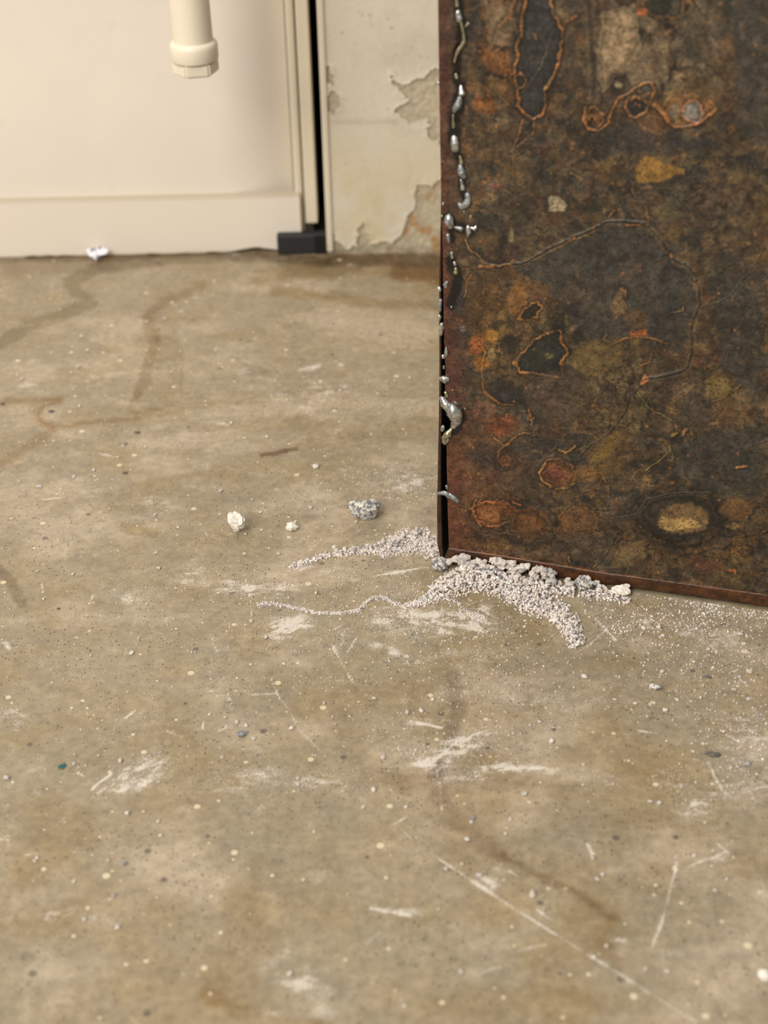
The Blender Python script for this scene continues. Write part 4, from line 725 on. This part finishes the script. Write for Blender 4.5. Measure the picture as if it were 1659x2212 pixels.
BEADS = [
    ([(986, -6, 3), (988, 12, 3.5)], M_GOLD), ([(990, 25, 5), (993, 42, 6.5)], M_SOLDER), ([(996, 48, 2.5), (1001, 70, 2), (1003, 88, 3), (1000, 96, 4)], M_GOLD), ([(1012, 50, 2.5), (1006, 57, 2)], M_GOLD),
    ([(999, 97, 3.5), (990, 108, 3.5), (984, 124, 3), (982, 134, 2)], M_GOLD), ([(985, 160, 2.5), (987, 168, 3)], M_GOLD), ([(996, 186, 3), (998, 200, 7.5)], M_SOLDER), ([(994, 212, 5), (990, 226, 7), (984, 234, 6), (982, 240, 4)], M_DULL),
    ([(979, 248, 1.8), (979, 258, 2), (980, 274, 3.2)], M_GOLD), ([(982, 297, 6.5), (983, 308, 9), (984, 320, 8.5)], M_SOLDER), ([(994, 338, 2.5), (997, 352, 4.5)], M_GOLD), ([(995, 358, 5), (998, 372, 8), (1003, 381, 5)], M_DULL), ([(996, 388, 2.5), (998, 398, 3), (1000, 407, 4.5)], M_SOLDER),
    ([(1010, 420, 5), (1013, 430, 6), (1008, 440, 7), (998, 446, 6), (992, 440, 3.5)], M_DULL), ([(1002, 455, 1.5), (1003, 461, 1.5)], M_DULL), ([(971, 470, 9), (972, 481, 10.5), (974, 488, 6)], M_SOLDER), ([(984, 491, 3), (997, 494, 5)], M_DULL), ([(1012, 490, 5), (1013, 500, 7), (1011, 507, 4)], M_SOLDER), ([(1018, 492, 3), (1026, 494, 4.5), (1028, 489, 2.5)], M_SOLDER), ([(1017, 466, 2.5), (1018, 472, 2)], M_GOLD),
    ([(982, 567, 3), (983, 571, 3.5)], M_SOLDER), ([(985, 580, 3.5), (985, 588, 5)], M_GOLD), ([(968, 508, 4), (970, 522, 3)], M_DULL), ([(976, 546, 3), (977, 556, 3)], M_DULL),
    ([(949, 622, 4), (949, 626, 4.5)], M_SOLDER), ([(961, 615, 3.5), (966, 609, 3)], M_DULL), ([(962, 620, 2), (964, 617, 2.5)], M_SOLDER), ([(952, 648, 3), (950, 660, 4.5), (951, 670, 3)], M_DULL), ([(950, 683, 4), (948, 690, 4)], M_SOLDER), ([(955, 700, 4), (953, 710, 5), (953, 721, 4)], M_SOLDER), ([(956, 703, 2), (958, 708, 2.5)], M_SOLDER),
    ([(964, 752, 2), (964, 762, 4.5), (963, 768, 3)], M_SOLDER), ([(957, 768, 3), (958, 771, 4)], M_SOLDER), ([(959, 791, 2), (959, 795, 2.5)], M_GOLD), ([(953, 818, 5), (960, 818, 9), (966, 817, 7)], M_SOLDER), ([(963, 848, 4), (966, 855, 4)], M_GOLD),
    ([(957, 861, 7), (963, 870, 11), (970, 878, 11)], M_SOLDER), ([(966, 875, 10), (978, 881, 17), (987, 892, 17), (987, 907, 12), (980, 920, 6)], M_SOLDER), ([(984, 870, 4), (990, 876, 4)], M_DULL), ([(956, 928, 4), (957, 922, 4)], M_DULL), ([(974, 928, 4), (968, 936, 8), (961, 944, 7), (960, 954, 5)], M_GOLD), ([(968, 950, 3), (961, 957, 3.5)], M_SOLDER),
    ([(946, 1066, 3), (955, 1064, 5), (964, 1064, 6), (970, 1072, 5)], M_DULL), ([(966, 1054, 3), (965, 1050, 3)], M_DULL), ([(972, 1068, 5), (980, 1074, 6.5), (988, 1081, 5)], M_DULL), ([(947, 177, 3), (947, 180, 3)], M_SOLDER), ([(1004, 882, 1.5), (1005, 884, 1.5)], M_SOLDER), ([(977, 842, 1.5), (978, 843, 1.5)], M_SOLDER), ([(975, 662, 1.5), (975, 663, 2)], M_SOLDER), ([(957, 441, 2), (958, 438, 1.5)], M_SOLDER), ([(955, 466, 2.2), (955, 468, 2)], M_DULL),
]
for i, (pts, mt) in enumerate(BEADS): bead(pts, mt, i, label={'dull_solder': 'dull grey weld bead', 'tarnished_solder': 'brassy tarnished weld bead'}.get(mt.name) if pts[0][0] != 966 else 'largest silver weld bead, curled like a shell')

# ------------------------------------------------------------------ granules
def granule_mat(name, var):
    k = NT(name); P = k.obj()
    if var == 'obj':
        r_ = k.n('ShaderNodeObjectInfo').outputs['Random']
        base = k.ramp(r_, [(0, lin((234, 226, 217))), (.4, lin((220, 211, 203))), (.66, lin((226, 211, 200))), (.82, lin((186, 182, 180))), (.94, lin((150, 150, 154)))], 'CONSTANT')
    else: base = k.attr('tone')
    c = k.mix(k.math('MULTIPLY', k.ramp(k.noise(P, 700, 3, .7), [(.52, 0.0), (.66, 1.0)]), .5), base, lin((120, 116, 116)))
    k.set('Base Color', c); k.set('Roughness', .9); k.set('Specular IOR Level', .15); k.bump(k.noise(P, 1500, 3), .6, .0006)
    return k.m
M_GRAN = granule_mat('mineral_granule', 'obj'); M_CRUMB = granule_mat('mineral_crumb', 'attr')
def ico(sub):
    bm = bmesh.new(); bmesh.ops.create_icosphere(bm, subdivisions=sub, radius=1)
    v = np.array([x.co[:] for x in bm.verts]); f = np.array([[q.index for q in p_.verts] for p_ in bm.faces]); bm.free(); return v, f
def lump(sub, seed, rough, sq=(1, 1, 1)):
    v, f = ico(sub); q = v * 1.0
    s = fbm(q[:, 0] * 1.3 + seed * 3.7 + q[:, 2], q[:, 1] * 1.3 + seed * 1.3 - q[:, 2] * .7, seed, 2) - .5
    s2 = fbm(q[:, 0] * 3.2 + q[:, 2] * 2 + seed, q[:, 1] * 3.2 - q[:, 2] * 2.2 + seed, seed + 9, 2) - .5
    return q * (1 + rough * 1.3 * s + rough * s2)[:, None] * np.array(sq), f
SHAPES = [lump(2, s, .75, (1, random.uniform(.75, 1), random.uniform(.62, .85))) for s in range(10)]
GM = []
for s, (v, f) in enumerate(SHAPES):
    me = mesh_np('granule', v, f, False); me.materials.append(M_GRAN); GM.append(me)
M_LOOSE = granule_mat('white_crumb', 'obj')
for nd in M_LOOSE.node_tree.nodes:
    if nd.type == 'VALTORGB' and len(nd.color_ramp.elements) > 3:
        for e_, p_ in zip(nd.color_ramp.elements[1:], (.5, .8, .95, .985)): e_.position = p_
CM = []
for s, (v, f) in enumerate(SHAPES):
    me = mesh_np('crumb', v, f, False); me.materials.append(M_LOOSE); CM.append(me)
CELL = .0007; HG = {}
def drop(x, y, r, flat=.7):
    """rest a grain of radius r on whatever already lies there"""
    c = int(math.floor(x / CELL)), int(math.floor(y / CELL)); n_ = max(0, int(r * .7 / CELL)); h = 0
    for a in range(-n_, n_ + 1):
        for b in range(-n_, n_ + 1): h = max(h, HG.get((c[0] + a, c[1] + b), 0))
    h *= .8
    for a in range(-n_, n_ + 1):
        for b in range(-n_, n_ + 1): HG[(c[0] + a, c[1] + b)] = h + r * 1.25
    return h + r * flat
def along(pts, n, rng):
    """n random survey points along a band given as (x, y, half width)"""
    q = np.array(pts, float); seg = np.hypot(np.diff(q[:, 0]), np.diff(q[:, 1])); wmean = (q[:-1, 2] + q[1:, 2]) / 2
    wgt = seg * (wmean + 1); i = rng.choice(len(seg), n, p=wgt / wgt.sum()); t = rng.random(n)
    p0, p1 = q[i], q[i + 1]; c = p0 + (p1 - p0) * t[:, None]; d = p1[:, :2] - p0[:, :2]; d /= np.linalg.norm(d, axis=1)[:, None] + 1e-9
    off = rng.normal(0, .48, n).clip(-1.15, 1.15) * c[:, 2]
    return np.stack([c[:, 0] - d[:, 1] * off, c[:, 1] + d[:, 0] * off], 1)
PLATE_N = EN
def clear_of_box(P, r):
    """keep grains outside the box: in front of the plate or beside its corner"""
    d = np.dot(P - O, EN); u = np.dot(P - O, EU)
    if u > -.0105 and d < r + .0022 and d > -.27: P = P + EN * (r + .0022 - d) if d > -.012 else (P - EU * (u + .0105 + r))
    return P
PAL = np.array([lin(c) for c in ((240, 232, 224), (222, 214, 208), (230, 214, 205), (204, 198, 194), (132, 130, 132), (226, 214, 194))])
def bulk(name, shape, spots, label, cat, flatten=.7):
    """one joined object of tiny grains; spots: list of (x, y, z, r)"""
    v, f = shape; S = np.array(spots); n = len(S); q = RNG.normal(size=(n, 4)); q /= np.linalg.norm(q, axis=1)[:, None]
    w, a, b, c = q.T
    Rm = np.stack([1 - 2 * (b * b + c * c), 2 * (a * b - w * c), 2 * (a * c + w * b), 2 * (a * b + w * c), 1 - 2 * (a * a + c * c), 2 * (b * c - w * a), 2 * (a * c - w * b), 2 * (b * c + w * a), 1 - 2 * (a * a + b * b)], 1).reshape(n, 3, 3)
    sc_ = S[:, 3, None] * RNG.uniform(.75, 1.25, (n, 3))
    Vv = np.einsum('nij,nvj->nvi', Rm, v[None] * sc_[:, None, :]) + S[:, None, :3]
    Ff = (f[None] + (np.arange(n) * len(v))[:, None, None]).reshape(-1, 3)
    me = mesh_np(name, Vv.reshape(-1, 3), Ff, False); set_col(me, 'tone', np.repeat(PAL[RNG.choice(6, n, p=[.26, .24, .2, .14, .09, .07])], len(v), 0))
    return tag(link(name, me, M_CRUMB), label, cat, kind='stuff')
OCT = (np.array([[1, 0, 0], [-1, 0, 0], [0, 1, 0], [0, -1, 0], [0, 0, 1], [0, 0, -1.]]) * .9, np.array([[0, 2, 4], [2, 1, 4], [1, 3, 4], [3, 0, 4], [2, 0, 5], [1, 2, 5], [3, 1, 5], [0, 3, 5]]))
ICO1 = lump(1, 3, .4, (1, .9, .75))
# bands: survey (x, y, half width), count, radius range mm
FINE = [
    ([(935, 1285, 20), (985, 1262, 22), (1040, 1262, 22), (1090, 1268, 20)], 1500, (.5, 1.1)), ([(990, 1245, 20), (940, 1282, 18), (910, 1302, 9), (872, 1313, 6)], 1100, (.4, .9)),
    ([(872, 1313, 5), (850, 1303, 5), (828, 1292, 5), (800, 1294, 4), (786, 1308, 4), (775, 1320, 4), (735, 1326, 4), (690, 1326, 4), (640, 1315, 4), (590, 1305, 5), (556, 1308, 4)], 1300, (.3, .65)),
    ([(1085, 1265, 22), (1130, 1292, 30), (1180, 1310, 26), (1222, 1335, 22), (1238, 1370, 20), (1248, 1398, 16)], 2700, (.45, 1.05)), ([(1000, 1238, 14), (1080, 1252, 20), (1160, 1272, 16), (1240, 1285, 8)], 1300, (.6, 1.2)),
    ([(942, 1200, 20), (925, 1165, 24), (890, 1155, 16), (850, 1172, 16), (810, 1190, 12), (760, 1192, 8), (700, 1203, 5), (640, 1222, 6), (625, 1226, 4)], 1900, (.45, 1.0)), ([(920, 1182, 14), (860, 1190, 10), (820, 1204, 5)], 500, (.4, .8)),
    ([(1250, 1285, 10), (1300, 1290, 10), (1360, 1300, 8)], 260, (.5, 1.1)), ([(950, 1290, 4), (985, 1300, 4), (1010, 1325, 6), (1050, 1345, 10)], 260, (.3, .6)),
]
fines = []
for pts, n, (r0_, r1_) in FINE:
    q = along(pts, n, RNG)
    for (x, y), r in zip(q, RNG.uniform(r0_, r1_, n) * 1e-3):
        P = clear_of_box(fl(x, y), r); fines.append((P[0], P[1], drop(P[0], P[1], r), r))
bulk('granule_bed', ICO1, fines, 'bed of pale crushed mineral grit spilled around the corner of the steel box', 'grit')
# powder: tiny flecks in the dust films and over the floor
pow_ = []
def powder(x, y, r): P = clear_of_box(fl(x, y), r); pow_.append((P[0], P[1], r * .45, r))
for cx, cy, rx, ry, t, am in DUST:
    if rx < 1 or cy > 1800: continue
    n = int(min(1100, am * rx * ry * .2)); a = math.radians(t)
    for k_ in range(n):
        g0, g1 = RNG.normal(0, .5, 2); x = cx + g0 * rx * math.cos(a) - g1 * ry * math.sin(a); y = cy + g0 * rx * math.sin(a) + g1 * ry * math.cos(a)
        if 600 < y: powder(x, y, RNG.uniform(.16, .38) * 1e-3)
for pts, w, s in SCRATCH:
    q = along([(x, y, w * 1.1) for x, y in pts], int(30 * s * w) + 8, RNG)
    for x, y in q: powder(x, y, RNG.uniform(.12, .28) * 1e-3)
for k_ in range(6500):
    x = RNG.uniform(0, 1659); y = 620 + 1100 * RNG.beta(1.8, 1.7)
    if fbm(np.array([x / 130]), np.array([y / 80]), 400)[0] > .42: powder(x, y, (.15 + .65 * RNG.random() ** 3) * 1e-3)
for cx, cy, sx_, sy_, n in ((860, 1300, 190, 70, 2300), (1480, 1380, 150, 70, 1500), (1620, 1580, 90, 90, 900), (860, 1050, 110, 30, 900), (1060, 1430, 110, 60, 800), (980, 1600, 100, 40, 500)):
    for x, y in RNG.normal((cx, cy), (sx_, sy_), (n, 2)):
        if y < 1300 and x > 960 and y < 1215 + (x - 970) * .15: continue
        powder(x, y, (.15 + .65 * RNG.random() ** 3) * 1e-3)
for cx, cy, sx_, sy_, n in ((1440, 1322, 50, 16, 110), (1535, 1318, 20, 9, 130), (1490, 1302, 18, 5, 40), (1592, 1322, 28, 8, 90), (1645, 1330, 22, 8, 70), (1340, 1330, 50, 22, 70), (1400, 1345, 40, 16, 70), (1545, 1350, 50, 16, 110), (1550, 1420, 90, 40, 130), (1600, 1600, 60, 60, 120), (1340, 1362, 22, 7, 60)):
    for (x, y) in RNG.normal((cx, cy), (sx_, sy_), (n, 2)):
        if y < 1219 + (x - 970) * .1394: y = 1219 + (x - 970) * .1394 + RNG.uniform(0, 10)
        powder(x, y, (.3 + .8 * RNG.random() ** 2) * 1e-3)
bulk('powder_flecks', OCT, pow_, 'film of fine white mineral powder dusted over the concrete floor', 'powder')

def granule(x, y, rpx, name='granule', shape=None, heap=False):
    P0_ = fl(x, y); r = rpx * np.linalg.norm(P0_ - _C) / FPX; P_ = clear_of_box(P0_, r * .9)
    o = bpy.data.objects.new(name, (CM if name == 'crumb' else GM)[random.randrange(10) if shape is None else shape]); COL.objects.link(o)
    z = drop(P_[0], P_[1], r, .62); o.location = (P_[0], P_[1], z)
    s = r * 1.05; o.scale = (s * random.uniform(.85, 1.2), s * random.uniform(.8, 1.05), s * random.uniform(.85, 1.05)); o.rotation_euler = (random.uniform(-.4, .4), random.uniform(-.4, .4), random.uniform(0, 6.28))
    return o
COARSE = [([(948, 1206, 9), (1000, 1222, 13), (1060, 1236, 14), (1120, 1250, 14), (1180, 1262, 11), (1240, 1270, 7)], 130, (4.5, 9), 'heaped along the foot of the plate'), ([(1240, 1270, 6), (1290, 1276, 7), (1355, 1284, 6)], 26, (4.5, 8.5), 'heaped along the foot of the plate'), ([(1080, 1256, 12), (1140, 1285, 20), (1210, 1320, 12), (1240, 1385, 12)], 44, (3.2, 5.5), 'in the spill running away from the plate'), ([(935, 1185, 12), (890, 1158, 10), (840, 1180, 9), (760, 1192, 5), (700, 1200, 4)], 54, (3, 5), 'in the tail of grit beside the box corner')]
for pts, n, (a0, a1), where in COARSE:
    q = along(pts, n, RNG)
    for x, y in q:
        o = granule(x, y, RNG.uniform(a0, a1)); tag(o, 'small pale mineral granule ' + where, 'granule', 'granules ' + where)
# crumbs lying loose on the floor, one object each
LOOSE = [(682, 1010, 8), (672, 1098, 5), (602, 1198, 4.5), (637, 1220, 4.5), (745, 1187, 6.5), (683, 1282, 5), (543, 1343, 5), (575, 1378, 6), (343, 1229, 5.5), (284, 1412, 5.5), (318, 1307, 4.5), (85, 1053, 6), (160, 1031, 5), (300, 1380, 4), (157, 1242, 4), (82, 1235, 4), (94, 1295, 4), (335, 1113, 4), (385, 1140, 4), (478, 1062, 6), (237, 1100, 3.5), (407, 1408, 3), (414, 1410, 3.5), (338, 1195, 4), (1262, 1464, 7.5), (1437, 1536, 8), (1430, 1452, 5.5), (1390, 1359, 6.5), (1432, 1375, 6), (1422, 1357, 6), (1599, 1371, 6.5), (1328, 1512, 4), (1372, 1521, 5.5), (1462, 1513, 5), (1404, 1523, 4), (1618, 1453, 8), (1530, 1403, 5), (1616, 1652, 8), (1578, 1661, 6), (1616, 1512, 5), (1592, 1520, 4), (1260, 1652, 4), (1472, 1700, 5), (1324, 1695, 4), (1440, 1602, 3.5), (1513, 1508, 4), (1133, 1717, 7), (1192, 1602, 6.5), (1424, 1736, 6.5), (1405, 1733, 5), (1102, 1771, 5), (1092, 1802, 5), (1022, 1768, 7), (1018, 1777, 5), (1009, 1815, 6), (1033, 1892, 7), (1150, 1934, 9), (963, 1878, 5), (998, 1868, 5), (807, 1708, 7), (828, 1637, 6), (785, 1745, 5), (877, 1745, 5), (630, 1575, 6.5), (645, 1695, 5.5), (643, 1683, 5), (512, 1562, 6), (532, 1568, 5), (487, 1551, 4.5), (453, 1545, 4.5), (548, 1597, 6), (554, 1632, 4), (480, 1637, 4.5), (275, 1759, 7.5), (342, 1776, 5), (260, 1645, 7), (15, 1682, 8), (160, 1651, 4.5), (178, 1676, 4.5), (186, 1654, 3), (161, 1631, 3.5), (213, 1633, 3.5), (234, 1860, 5), (270, 1868, 6), (80, 1855, 5), (75, 1860, 4), (160, 1905, 5), (245, 1937, 5.5), (183, 1988, 6), (254, 2005, 6), (626, 2105, 7), (1310, 2045, 6), (996, 2100, 6), (872, 2174, 5), (678, 1798, 4), (655, 1902, 5), (1655, 1565, 5), (545, 1080, 3.5), (702, 1101, 3.5), (770, 1129, 5), (563, 1108, 4), (530, 1155, 4), (565, 1146, 3.5), (638, 1128, 3.5), (910, 1537, 6), (880, 1540, 5.5), (808, 1510, 5), (935, 1512, 4), (725, 1566, 4.5), (718, 1550, 4), (890, 1560, 3.5), (1165, 1560, 4), (1145, 1568, 4), (700, 1520, 4), (1570, 1900, 5), (1545, 1925, 5), (1302, 1890, 5), (1290, 1900, 5), (1500, 1850, 5), (1280, 1855, 5), (1540, 1840, 4.5), (1460, 1875, 4.5), (1395, 2095, 6), (1440, 2100, 6), (1282, 2070, 6), (172, 878, 4), (170, 794, 5), (155, 806, 4), (189, 758, 4), (176, 728, 4), (160, 653, 4), (130, 670, 3), (112, 762, 3), (38, 811, 4), (48, 820, 5), (308, 778, 3), (356, 690, 4), (500, 915, 4), (372, 805, 4), (266, 965, 4), (256, 988, 3), (314, 966, 3), (203, 1017, 4), (205, 1030, 3), (735, 845, 4), (850, 764, 4), (885, 818, 4.5), (852, 823, 3), (836, 826, 3), (620, 865, 4), (577, 945, 4), (665, 892, 3)]
OWN = {(682, 1010): 'white crumb alone on the floor behind the grey chunk', (672, 1098): 'small white crumb level with the grey chunk, toward the white lump', (745, 1187): 'grey white crumb lying on the ridge of the grit tail', (602, 1198): 'small crumb past the tip of the grit tail, white topped', (683, 1282): 'single crumb between the two thin tails of grit', (543, 1343): 'white crumb at the foot of a long fine scratch', (575, 1378): 'crumb just below the patch of white powder near the thin tail', (343, 1229): 'crumb farther out than the large white lump, on clean concrete', (284, 1412): 'lone round crumb on brown speckled concrete far from the box',
 (85, 1053): 'dark shaded crumb near the stain edge at the picture side', (478, 1062): 'pale flat crumb behind the large white lump', (1262, 1464): 'speckled round crumb below the end of the grit spill', (1437, 1536): 'round white crumb below the flat grey and white flake', (1430, 1452): 'dark sided crumb just behind the flat grey and white flake', (1599, 1371): 'round grey crumb far along the plate, in front of it', (1618, 1453): 'long white crumb at the edge of the frame, level with the flake', (1390, 1359): 'crumb with white top among powder in front of the plate', (1432, 1375): 'round crumb beside a pale one in front of the plate', (1372, 1521): 'small crumb beside a short scratch below the flake',
 (1616, 1652): 'white and grey crumb beyond the rust flake', (1578, 1661): 'white crumb next to the rust flake', (1133, 1717): 'white oblong crumb on bare concrete below the broad dust swipe', (1192, 1602): 'grey crumb just above the broad dust swipe', (1424, 1736): 'white crumb of a close pair well below the rust flake', (1405, 1733): 'cream crumb of a close pair well below the rust flake', (1022, 1768): 'upper crumb of a touching pair beside the dark streak', (1018, 1777): 'lower crumb of a touching pair beside the dark streak', (807, 1708): 'tall white crumb beside the dark smudge', (828, 1637): 'round cream crumb above the dark smudge', (1150, 1934): 'white lump between the long scratch and the dark curved line', (1033, 1892): 'round crumb just above the start of the long scratch',
 (630, 1575): 'white crumb at the lower end of a slanting scratch', (512, 1562): 'white crumb behind the blue grey pebble', (548, 1597): 'flat white crumb beside the blue grey pebble', (645, 1695): 'round crumb in the pale rubbed band of floor', (275, 1759): 'white crumb below the fan shaped dust swoosh', (260, 1645): 'white topped brown crumb at the top of the fan shaped dust swoosh', (15, 1682): 'pale round crumb beyond the green chip at the picture edge', (160, 1651): 'pale crumb right beside the green chip', (626, 2105): 'blurred white crumb lowest in the picture'}
n_groups = [(-1, 900, 'on the far floor toward the skirting board'), (900, 1250, 'on the floor behind the spilled grit'), (1250, 1560, 'on the floor in front of the spilled grit'), (1560, 1800, 'on the bare floor well in front of the box'), (1800, 3000, 'on the nearest, blurred part of the floor')]
for x, y, r in LOOSE:
    where = next(w for a, b, w in n_groups if a <= y < b)
    o = granule(x, y, r * .82, 'crumb'); tag(o, OWN.get((x, y), 'pale loose mineral crumb ' + where), 'crumb', 'loose crumbs ' + where)
# the larger pieces, each with a look of its own
def chunk(x, y, rpx, name, mat, label, cat, sq, seed, rough=.8, rz=0.0, sub=3):
    v, f = lump(sub, seed, rough, sq); P_ = fl(x, y); r = rpx * np.linalg.norm(P_ - _C) / FPX
    v = v * r; c, s_ = math.cos(rz), math.sin(rz); v = np.stack([v[:, 0] * c - v[:, 1] * s_, v[:, 0] * s_ + v[:, 1] * c, v[:, 2]], 1)
    P_ = clear_of_box(P_, r * sq[1]); v[:, 2] -= v[:, 2].min(); me = mesh_np(name, v, f, False)
    return tag(link(name, me, mat, None, (P_[0], P_[1], .0001)), label, cat)
def speck_mat(name, rgb, dark, amt, sc_=520):
    k = NT(name); P = k.obj(); n_ = k.noise(P, sc_, 3, .7)
    k.set('Base Color', k.mix(k.ramp(n_, [(.5 - amt, 0.0), (.66 - amt, 1.0)]), lin(rgb), lin(dark))); k.set('Roughness', .85); k.set('Specular IOR Level', .2); k.bump(k.noise(P, 1100, 4, .7), .7, .001); return k.m
M_WHITE = speck_mat('white_mineral', (242, 234, 222), (190, 182, 172), -.02); M_MIXED = speck_mat('grey_white_mineral', (232, 226, 212), (112, 114, 120), .09, 330)
M_GREY = speck_mat('grey_mineral', (150, 152, 154), (92, 95, 100), .04); M_DARK = speck_mat('dark_mineral', (118, 114, 110), (70, 66, 64), .04); M_GREEN = plain('green_paint', (30, 92, 84), .5)
chunk(789, 1116, 31, 'mineral_chunk', M_MIXED, 'largest loose mineral chunk, grey and white, beside the spilled grit', 'chunk', (1, .62, .66), 21, .95, .2)
chunk(512, 1150, 21, 'mineral_chunk', M_WHITE, 'large white rough mineral lump farthest out from the box corner', 'chunk', (.95, .62, .9), 24, .8, -.5)
chunk(630, 1146, 12.5, 'mineral_chunk', M_WHITE, 'small white lump between the two large loose chunks', 'chunk', (1, .7, .75), 27, .7, .3)
chunk(1262, 1270, 18, 'mineral_chunk', M_MIXED, 'dark-speckled largest stone in the row along the plate foot', 'chunk', (1.0, .7, .8), 31, .7, -.3)
chunk(1338, 1285, 19, 'mineral_chunk', M_WHITE, 'oval white stone ending the row of granules along the plate', 'chunk', (1, .6, .55), 33, .5, -.25)
chunk(955, 1222, 16, 'mineral_chunk', M_MIXED, 'pale grey stone lying right at the bottom of the box corner', 'chunk', (1, .85, .85), 36, .6, .4)
chunk(1050, 1236, 13, 'mineral_chunk', M_GREY, 'grey stone on the heap of pale granules against the plate', 'chunk', (1, .8, .9), 38, .6, 0)
chunk(1080, 1259, 10, 'mineral_chunk', M_GREY, 'blue grey pebble at the inner bend of the spilled grit', 'chunk', (1, .8, .8), 39, .6, .8)
chunk(1005, 1225, 11, 'mineral_chunk', M_WHITE, 'round white stone on the heap near the box corner', 'chunk', (1, .85, .95), 41, .5, .8)
chunk(1196, 1342, 11, 'mineral_chunk', M_WHITE, 'flat white flake on the edge of the grit spill', 'chunk', (1, .55, .3), 43, .5, .35)
chunk(1416, 1487, 12, 'mineral_chunk', M_MIXED, 'flat grey and white flake alone on the floor below the plate', 'chunk', (1, .62, .4), 45, .5, -.45)
chunk(522, 1590, 9, 'pebble', M_GREY, 'smooth blue grey pebble alone on bare concrete', 'pebble', (1, .75, .65), 47, .25, .1)
chunk(135, 1656, 9.5, 'paint_chip', M_GREEN, 'dark green paint chip lying on the concrete', 'chip', (1, .7, .12), 49, .3, .3, 2)
chunk(1540, 1632, 15, 'rust_flake', M_DARK, 'dark brown rust flake on the floor beside white powder', 'flake', (1, .4, .22), 51, .6, -.1)
chunk(1528, 1464, 9, 'rust_flake', M_DARK, 'thin dark flake among the scattered white crumbs', 'flake', (1, .4, .2), 53, .5, -.3)
chunk(1650, 2115, 13, 'mineral_chunk', M_WHITE, 'blurred white lump nearest the camera at the picture edge', 'chunk', (1, .8, .7), 55, .6, -.3)
for x, y, r in ((110, 890, 7), (5, 873, 6), (296, 935, 7), (270, 1022, 6), (272, 959, 4)):
    o = chunk(x, y, r, 'dark_speck', M_DARK, 'small dark brown speck on the far stained floor', 'speck', (1, .5, .25), int(x) + 3, .4, 0, 2); o['group'] = 'dark specks on the far floor'
for x, y, r in ((126, 1316, 4), (1368, 1422, 3.5), (1195, 1577, 4.5), (923, 1608, 4), (1052, 1617, 4), (400, 1520, 3.5)):
    o = chunk(x, y, r, 'dark_speck', M_DARK, 'tiny dark speck on the sharp part of the floor', 'speck', (1, .7, .4), int(x) + 3, .4, 0, 2); o['group'] = 'dark specks on the near floor'
# scrap of crumpled paper at the skirting
v, f = lump(3, 61, 1.5, (1, .7, .7)); r = .0066; P_ = fl(214, 553); v = v * r; v[:, 2] -= v[:, 2].min()
k = NT('white_paper'); P = k.obj(); k.set('Base Color', k.mix(k.ramp(k.noise(P, 160, 1), [(.50, 0.0), (.56, 1.0)]), lin((244, 242, 246)), lin((104, 106, 140)))); k.set('Roughness', .5)
tag(link('paper_scrap', mesh_np('paper_scrap', v, f, False), k.m, None, (P_[0], min(P_[1], YB - .009), .0001)), 'crumpled white and blue paper scrap against the skirting board', 'scrap')
